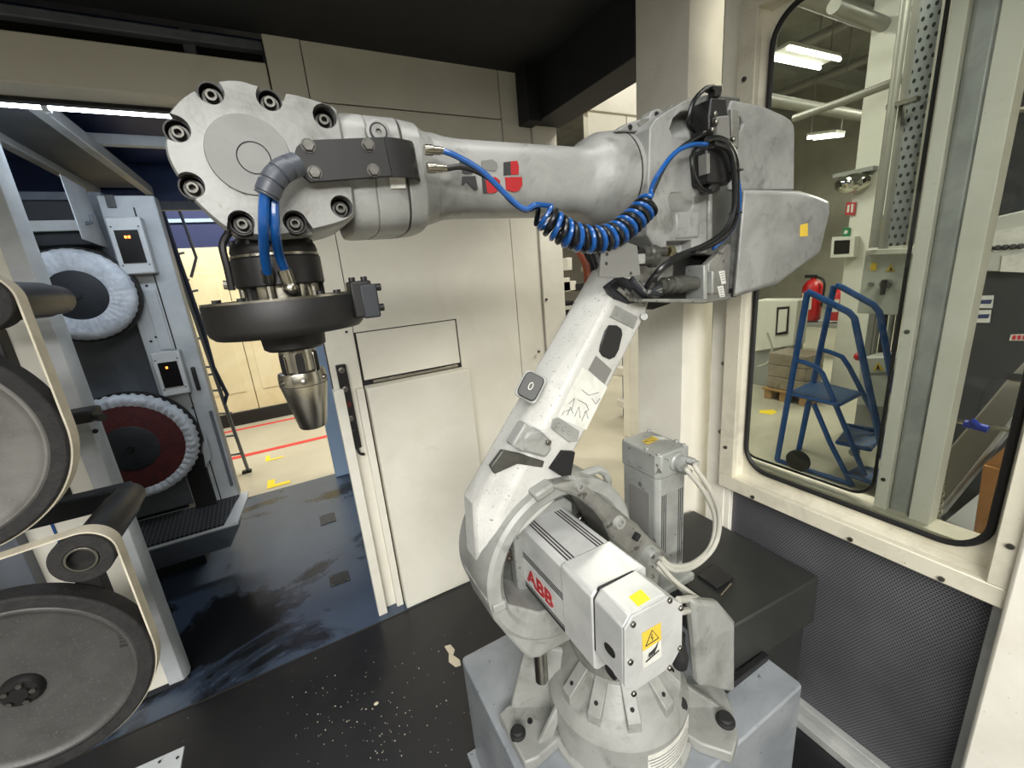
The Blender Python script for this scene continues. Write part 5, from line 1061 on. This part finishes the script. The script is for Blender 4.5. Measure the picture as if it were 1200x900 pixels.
# white cabinet with a dark framed notice, pallet with wrapped goods
wc2 = thing('white_cabinet', 'low white cabinet with a dark framed notice beside the window', 'cabinet', (5.2, 3.0, .35))
MB().prism(pxq([(884, 352), (935, 352), (930, 405), (884, 412)], 5.2), (.25, 0, 0)).build('cabinet_body', 'hall_white', wc2, .01)
MB().prism(pxq([(911, 360), (925, 359), (923, 391), (909, 393)], 5.195), (-.01, 0, 0)).build('notice_frame', 'black_plastic', wc2); MB().prism(pxq([(913, 363), (923, 362), (921, 388), (911, 390)], 5.18), (-.004, 0, 0)).build('notice', 'hall_white', wc2)
MB().tube(curve(pxq([(899, 390), (905, 410), (900, 425), (888, 430)], 5.1), 6), .015, 6).build('cable', 'grey_cable', wc2)
MB().box(5.25, 5.4, PX(928, 400, 5.3).y+.1, PX(886, 400, 5.3).y, 0, PX(900, 404, 5.3).z).build('cabinet_plinth', 'hall_grey', wc2)
pl = thing('wrapped_pallet', 'film wrapped stack of brown cartons on a wooden pallet', 'pallet', (4.85, 2.75, 0))
a_, b_ = PX(898, 440, 4.8), PX(945, 440, 4.8)
for k in range(3): MB().box(4.8, 5.15, b_.y+.01, a_.y-.01, .14+.14*k, .275+.14*k).build('carton', 'film_wrap', pl, .008)
for k in range(3): MB().box(4.78+.15*k, 4.86+.15*k, b_.y-.03, a_.y+.03, .11, .135).build('pallet_board', 'wood', pl, .003)
for yy in (b_.y, (a_.y+b_.y)/2, a_.y-.04): MB().box(4.8, 5.15, yy-.03, yy+.05, 0, .11).build('pallet_block', 'wood', pl, .003)
tag(MB().prism([PZ(a, b, 0) for a, b in ((890, 481), (906, 480), (911, 483), (904, 486), (890, 484))], (0, 0, .001)).build('floor_mark', 'yellow_tape', None), 'yellow floor mark in the hall beside the blue ladder', 'floor marking')
# blue step ladder on wheels
sl = thing('step_ladder', 'blue tubular step ladder with handrails and mesh treads behind the window', 'ladder', (3.5, 1.5, 0))
XA = 3.33; YB_ = PX(911, 538, XA).y
XB = PY(977.5, 334.6, PX(946, 342, XA).y).x
def c7(pts): return poly_px(pts, 2.094, 870, 220)
def st(pts, x, r=.022, nm='tube'): return MB().tube(pxq(c7(pts), x), r, 8).build(nm, 'ladder_blue', sl)
st([(85, 668), (160, 255)], XA, nm='post'); st([(160, 255), (175, 262), (262, 306), (275, 320), (300, 440), (335, 605), (352, 690)], XA, nm='handrail')
st([(133, 425), (150, 428), (182, 440), (196, 455), (232, 540), (300, 705)], XA, .018, 'mid_rail')
st([(175, 530), (215, 625), (270, 732)], XA, .018, 'brace'); st([(85, 668), (270, 728)], XA, .018, 'base_tube'); st([(160, 530), (130, 680)], XA, .016, 'brace')
st([(230, 240), (245, 245), (322, 288), (336, 305), (350, 380), (372, 505), (400, 640)], XB, nm='handrail'); st([(132, 672), (225, 240)], XB, nm='post')
st([(195, 398), (215, 403), (245, 415), (262, 440), (340, 590), (375, 660)], XB, .018, 'mid_rail')
st([(255, 582), (360, 600)], XB, .016, 'tie_bar')
holes('tread_mesh', (28, 84, 146), (60, 70, 74), (.05, .05), (0, 1), False, .34, (22, 66, 120))
def tread(pts, zpx, nm):
    q = PX(*c7([pts[0]])[0], XA); poly = [PZ(*c7([p])[0], q.z) for p in pts]
    t = MB().prism(poly, (0, 0, .03)).build(nm, 'tread_mesh', sl)
    for i in range(4): MB().tube([poly[i]+Z*.015, poly[(i+1) % 4]+Z*.015], .014, 6).build('tread_edge', 'ladder_blue', t)
tread([(117, 510), (175, 480), (290, 510), (236, 538)], 0, 'platform'); tread([(232, 630), (262, 592), (348, 606), (312, 648)], 0, 'tread'); tread([(255, 708), (290, 690), (350, 700), (320, 730)], 0, 'tread')
wq = PX(*c7([(136, 670)])[0], XA-.05); MB().lathe(wq-X*.02, X, [(0, .02), (.0, .07), (.01, .085), (.035, .085), (.045, .07), (.045, 0)], 24).build('wheel', 'black_rubber', sl)
wq = PX(*c7([(272, 650)])[0], XA); MB().lathe(wq, X, [(0, .01), (0, .03), (.03, .03), (.03, 0)], 16).build('castor', 'hall_grey', sl)
# ---- behind the right hand pane: dark machine with a control panel, slanted rail, carton, chain
dm = thing('dark_machine', 'dark machine cabinet with a pale control panel behind the right pane', 'machine', (2.7, -.1, 0))
MB().box(2.75, 3.6, -1.6, PX(1128, 250, 2.75).y, 0, 3.2).build('machine_body', 'dark_machine', dm, .01)
MB().prism(pxq([(1148, 258), (1215, 243), (1215, 318), (1138, 318)], 2.7), (.06, 0, 0)).build('control_panel', 'cabinet_grey', dm, .006)
MB().prism(pxq([(1156, 272), (1215, 262), (1215, 292), (1152, 296)], 2.699), (-.004, 0, 0)).build('panel_inset', 'label_white', dm)
for k in range(5): MB().sphere(PX(1160+9*k, 291-.6*k, 2.69), .012, 8, 5).build('panel_button', 'ink', dm)
MB().prism(pxq([(1175, 300), (1215, 294), (1215, 320), (1172, 318)], 2.698), (-.004, 0, 0)).build('panel_label', 'label_white', dm)
for k, (p, q) in enumerate(((((1137, 347), (1165, 346), (1163, 362), (1135, 362))), ((1134, 364), (1162, 363), (1160, 379), (1132, 379))) if False else ()): pass
for pts in ([(1137, 347), (1165, 346), (1163, 361), (1135, 361)], [(1134, 364), (1162, 363), (1160, 378), (1132, 378)]):
    o = MB().prism(pxq(pts, 2.745), (-.004, 0, 0)).build('paper_label', 'label_white', dm); MB().prism(pxq([(pts[0][0]+2, pts[0][1]+5), (pts[1][0]-2, pts[1][1]+5), (pts[2][0]-2, pts[2][1]-5), (pts[3][0]+2, pts[3][1]-5)], 2.74), (-.002, 0, 0)).build('label_print', 'blue_band', o)
MB().prism(pxq([(1185, 392), (1215, 391), (1215, 399), (1183, 399)], 2.745), (-.004, 0, 0)).build('paper_label', 'label_white', dm)
for k in range(3): MB().prism(pxq([(1187+6*k, 393), (1191+6*k, 393), (1190+6*k, 398), (1186+6*k, 398)], 2.74), (-.002, 0, 0)).build('label_print', 'red_paint', dm)
MB().tube(curve(pxq([(1215, 127), (1182, 131), (1178, 138)], 2.7), 4), .012, 6).build('grab_handle', 'steel', dm)
sr_ = thing('slanted_rail', 'pale grey slanted metal rail behind the right hand pane', 'rail', (2.1, .2, .7))
MB().prism(pxq([(1215, 452), (1215, 408), (1180, 445), (1100, 540), (1085, 612), (1092, 612), (1150, 545)], 2.1), (.05, 0, 0)).build('rail_plate', 'pipe_grey', sr_, .006)
MB().prism(pxq([(1215, 452), (1215, 462), (1095, 612), (1088, 612)], 2.02), (.12, 0, 0)).build('rail_flange', 'galvanised', sr_, .004)
MB().prism(sup(PX(1193, 442, 2.095), Y, Z, .028, .012, 4, 16), (-.004, 0, 0)).build('rail_slot', 'ink', sr_)
bcl = thing('blue_clamp', 'blue plastic clamp on a thin bar across the slanted rail', 'clamp', PX(1140, 500, 2.0))
MB().tube(pxq([(1108, 491), (1140, 497), (1215, 508)], 2.02), .008, 6).build('clamp_bar', 'steel', bcl); MB().tube(pxq([(1130, 496), (1158, 503)], 2.0), .014, 8).build('clamp_grip', 'blue_plastic', bcl); MB().tube(pxq([(1138, 492), (1146, 499)], 1.99), .01, 8).build('clamp_lever', 'blue_plastic', bcl)
cbx = thing('cardboard_box', 'open brown cardboard box at the foot of the right pane', 'box', (1.95, .3, .55))
fp_ = pxq([(1152, 545), (1182, 552), (1176, 650), (1138, 640)], 1.85)
MB().prism(fp_, (.25, 0, 0)).build('box_body', 'cardboard', cbx, .003); MB().prism(pxq([(1152, 545), (1192, 512), (1215, 500), (1215, 560), (1182, 552)], 1.86), (.004, 0, 0)).build('box_flap', 'cardboard', cbx)
# shelf carrying those things
struct('trim_hall_ledge', MB().box(1.62, 2.6, -.8, .5, .55, .60), 'hall_grey', .004)
for x in (1.7, 2.5): struct('trim_ledge_leg', MB().box(x, x+.04, .4, .44, 0, .56), 'hall_grey')
chn = thing('hanging_chain', 'short steel chain hanging against the white mullion', 'chain', PX(1093, 618, 1.56))
cp = pxq([(1109, 528), (1107, 545), (1105, 560), (1103, 585), (1099, 612)], 1.56)
cpl = curve(cp, 5)
MB().bar(Vector((1.53, cpl[0].y, cpl[0].z+.004)), cpl[0]+Vector((.01, 0, .004)), .008, .006).build('chain_hook', 'steel', chn)
for i in range(len(cpl)-1):
    c = (cpl[i]+cpl[i+1])/2; ax = Y if i % 2 else X; L2 = (cpl[i+1]-cpl[i]).length*.75
    MB().tube(sup(c, ax, Z, .0055, L2, 2.5, 12), .0022, 5, closed=True).build('chain_link', 'steel', chn)
# ---- hall through the opening beside the column
rk = thing('storage_rack', 'blue and white storage rack seen through the opening beside the column', 'rack', (3.3, 3.2, 0))
p0 = PZ(742, 492, 0)
for dx in (0, .35): MB().box(p0.x+dx, p0.x+dx+.05, p0.y+.1, p0.y+.16, 0, 2.4).build('rack_post', 'blue_band', rk)
for z in (.12, .5, 1.0, 1.5): MB().box(p0.x-.06, p0.x+.5, p0.y-.2, p0.y+.2, z, z+.1).build('rack_shelf', 'hall_white', rk, .02)
MB().sphere((p0.x-.02, p0.y, .05), .06, 12, 6).build('castor', 'black_rubber', rk)
wcb = thing('white_locker', 'white locker standing on the hall floor behind the lower arm', 'cabinet', (4.3, 4.7, 0))
pq = PZ(722, 440, 0); MB().box(pq.x, pq.x+.5, pq.y-.1, pq.y+.9, 0, 1.0).build('locker_body', 'hall_white', wcb, .01)
clt = thing('machine_pile', 'cluttered pale machine parts behind the back wall edge', 'machine parts', (3.2, 4.6, 0))
for k in range(16):
    c = PY(random.uniform(655, 690), random.uniform(285, 395), 4.6); MB().obox(c, X, Y, Z, random.uniform(.05, .25), .2, random.uniform(.05, .2)).build('machine_part', random.choice(('hall_white', 'hall_dark', 'black_plastic', 'pipe_grey', 'hall_white')), clt, .004)
MB().box(2.6, 3.3, 4.75, 4.85, 0, 2.2).build('machine_frame', 'hall_grey', clt)
dr = thing('hall_partition', 'beige partition with a hinged door seen through the opening below the dark beam', 'partition', (2.2, 2.6, 0))
dq = [PY(a, b, 2.9) for a, b in ((688, 108), (733, 86), (735, 420), (690, 420))]
MB().box(dq[0].x, dq[1].x, 2.9, 2.96, 2.0, 3.0).build('door_leaf', 'wall_paint', dr, .004)
MB().box(dq[1].x+.01, dq[1].x+.25, 2.9, 3.0, 0, 3.0).build('door_post', 'post_paint', dr, .004)
MB().box(PY(622, 160, 2.9).x, dq[1].x+.2, 2.88, 2.98, PY(660, 135, 2.9).z+.05, PY(660, 112, 2.9).z+.2).build('door_header', 'wall_paint', dr, .004)
MB().box(PY(622, 160, 2.9).x, PY(645, 160, 2.9).x, 2.9, 2.98, 0, 3.0).build('door_post', 'post_paint', dr, .004)
for z in (2.25, 2.05): MB().cyl((dq[1].x+.004, 2.89, z), (dq[1].x+.004, 2.89, z+.06), .012, n=10).build('hinge', 'steel', dr)
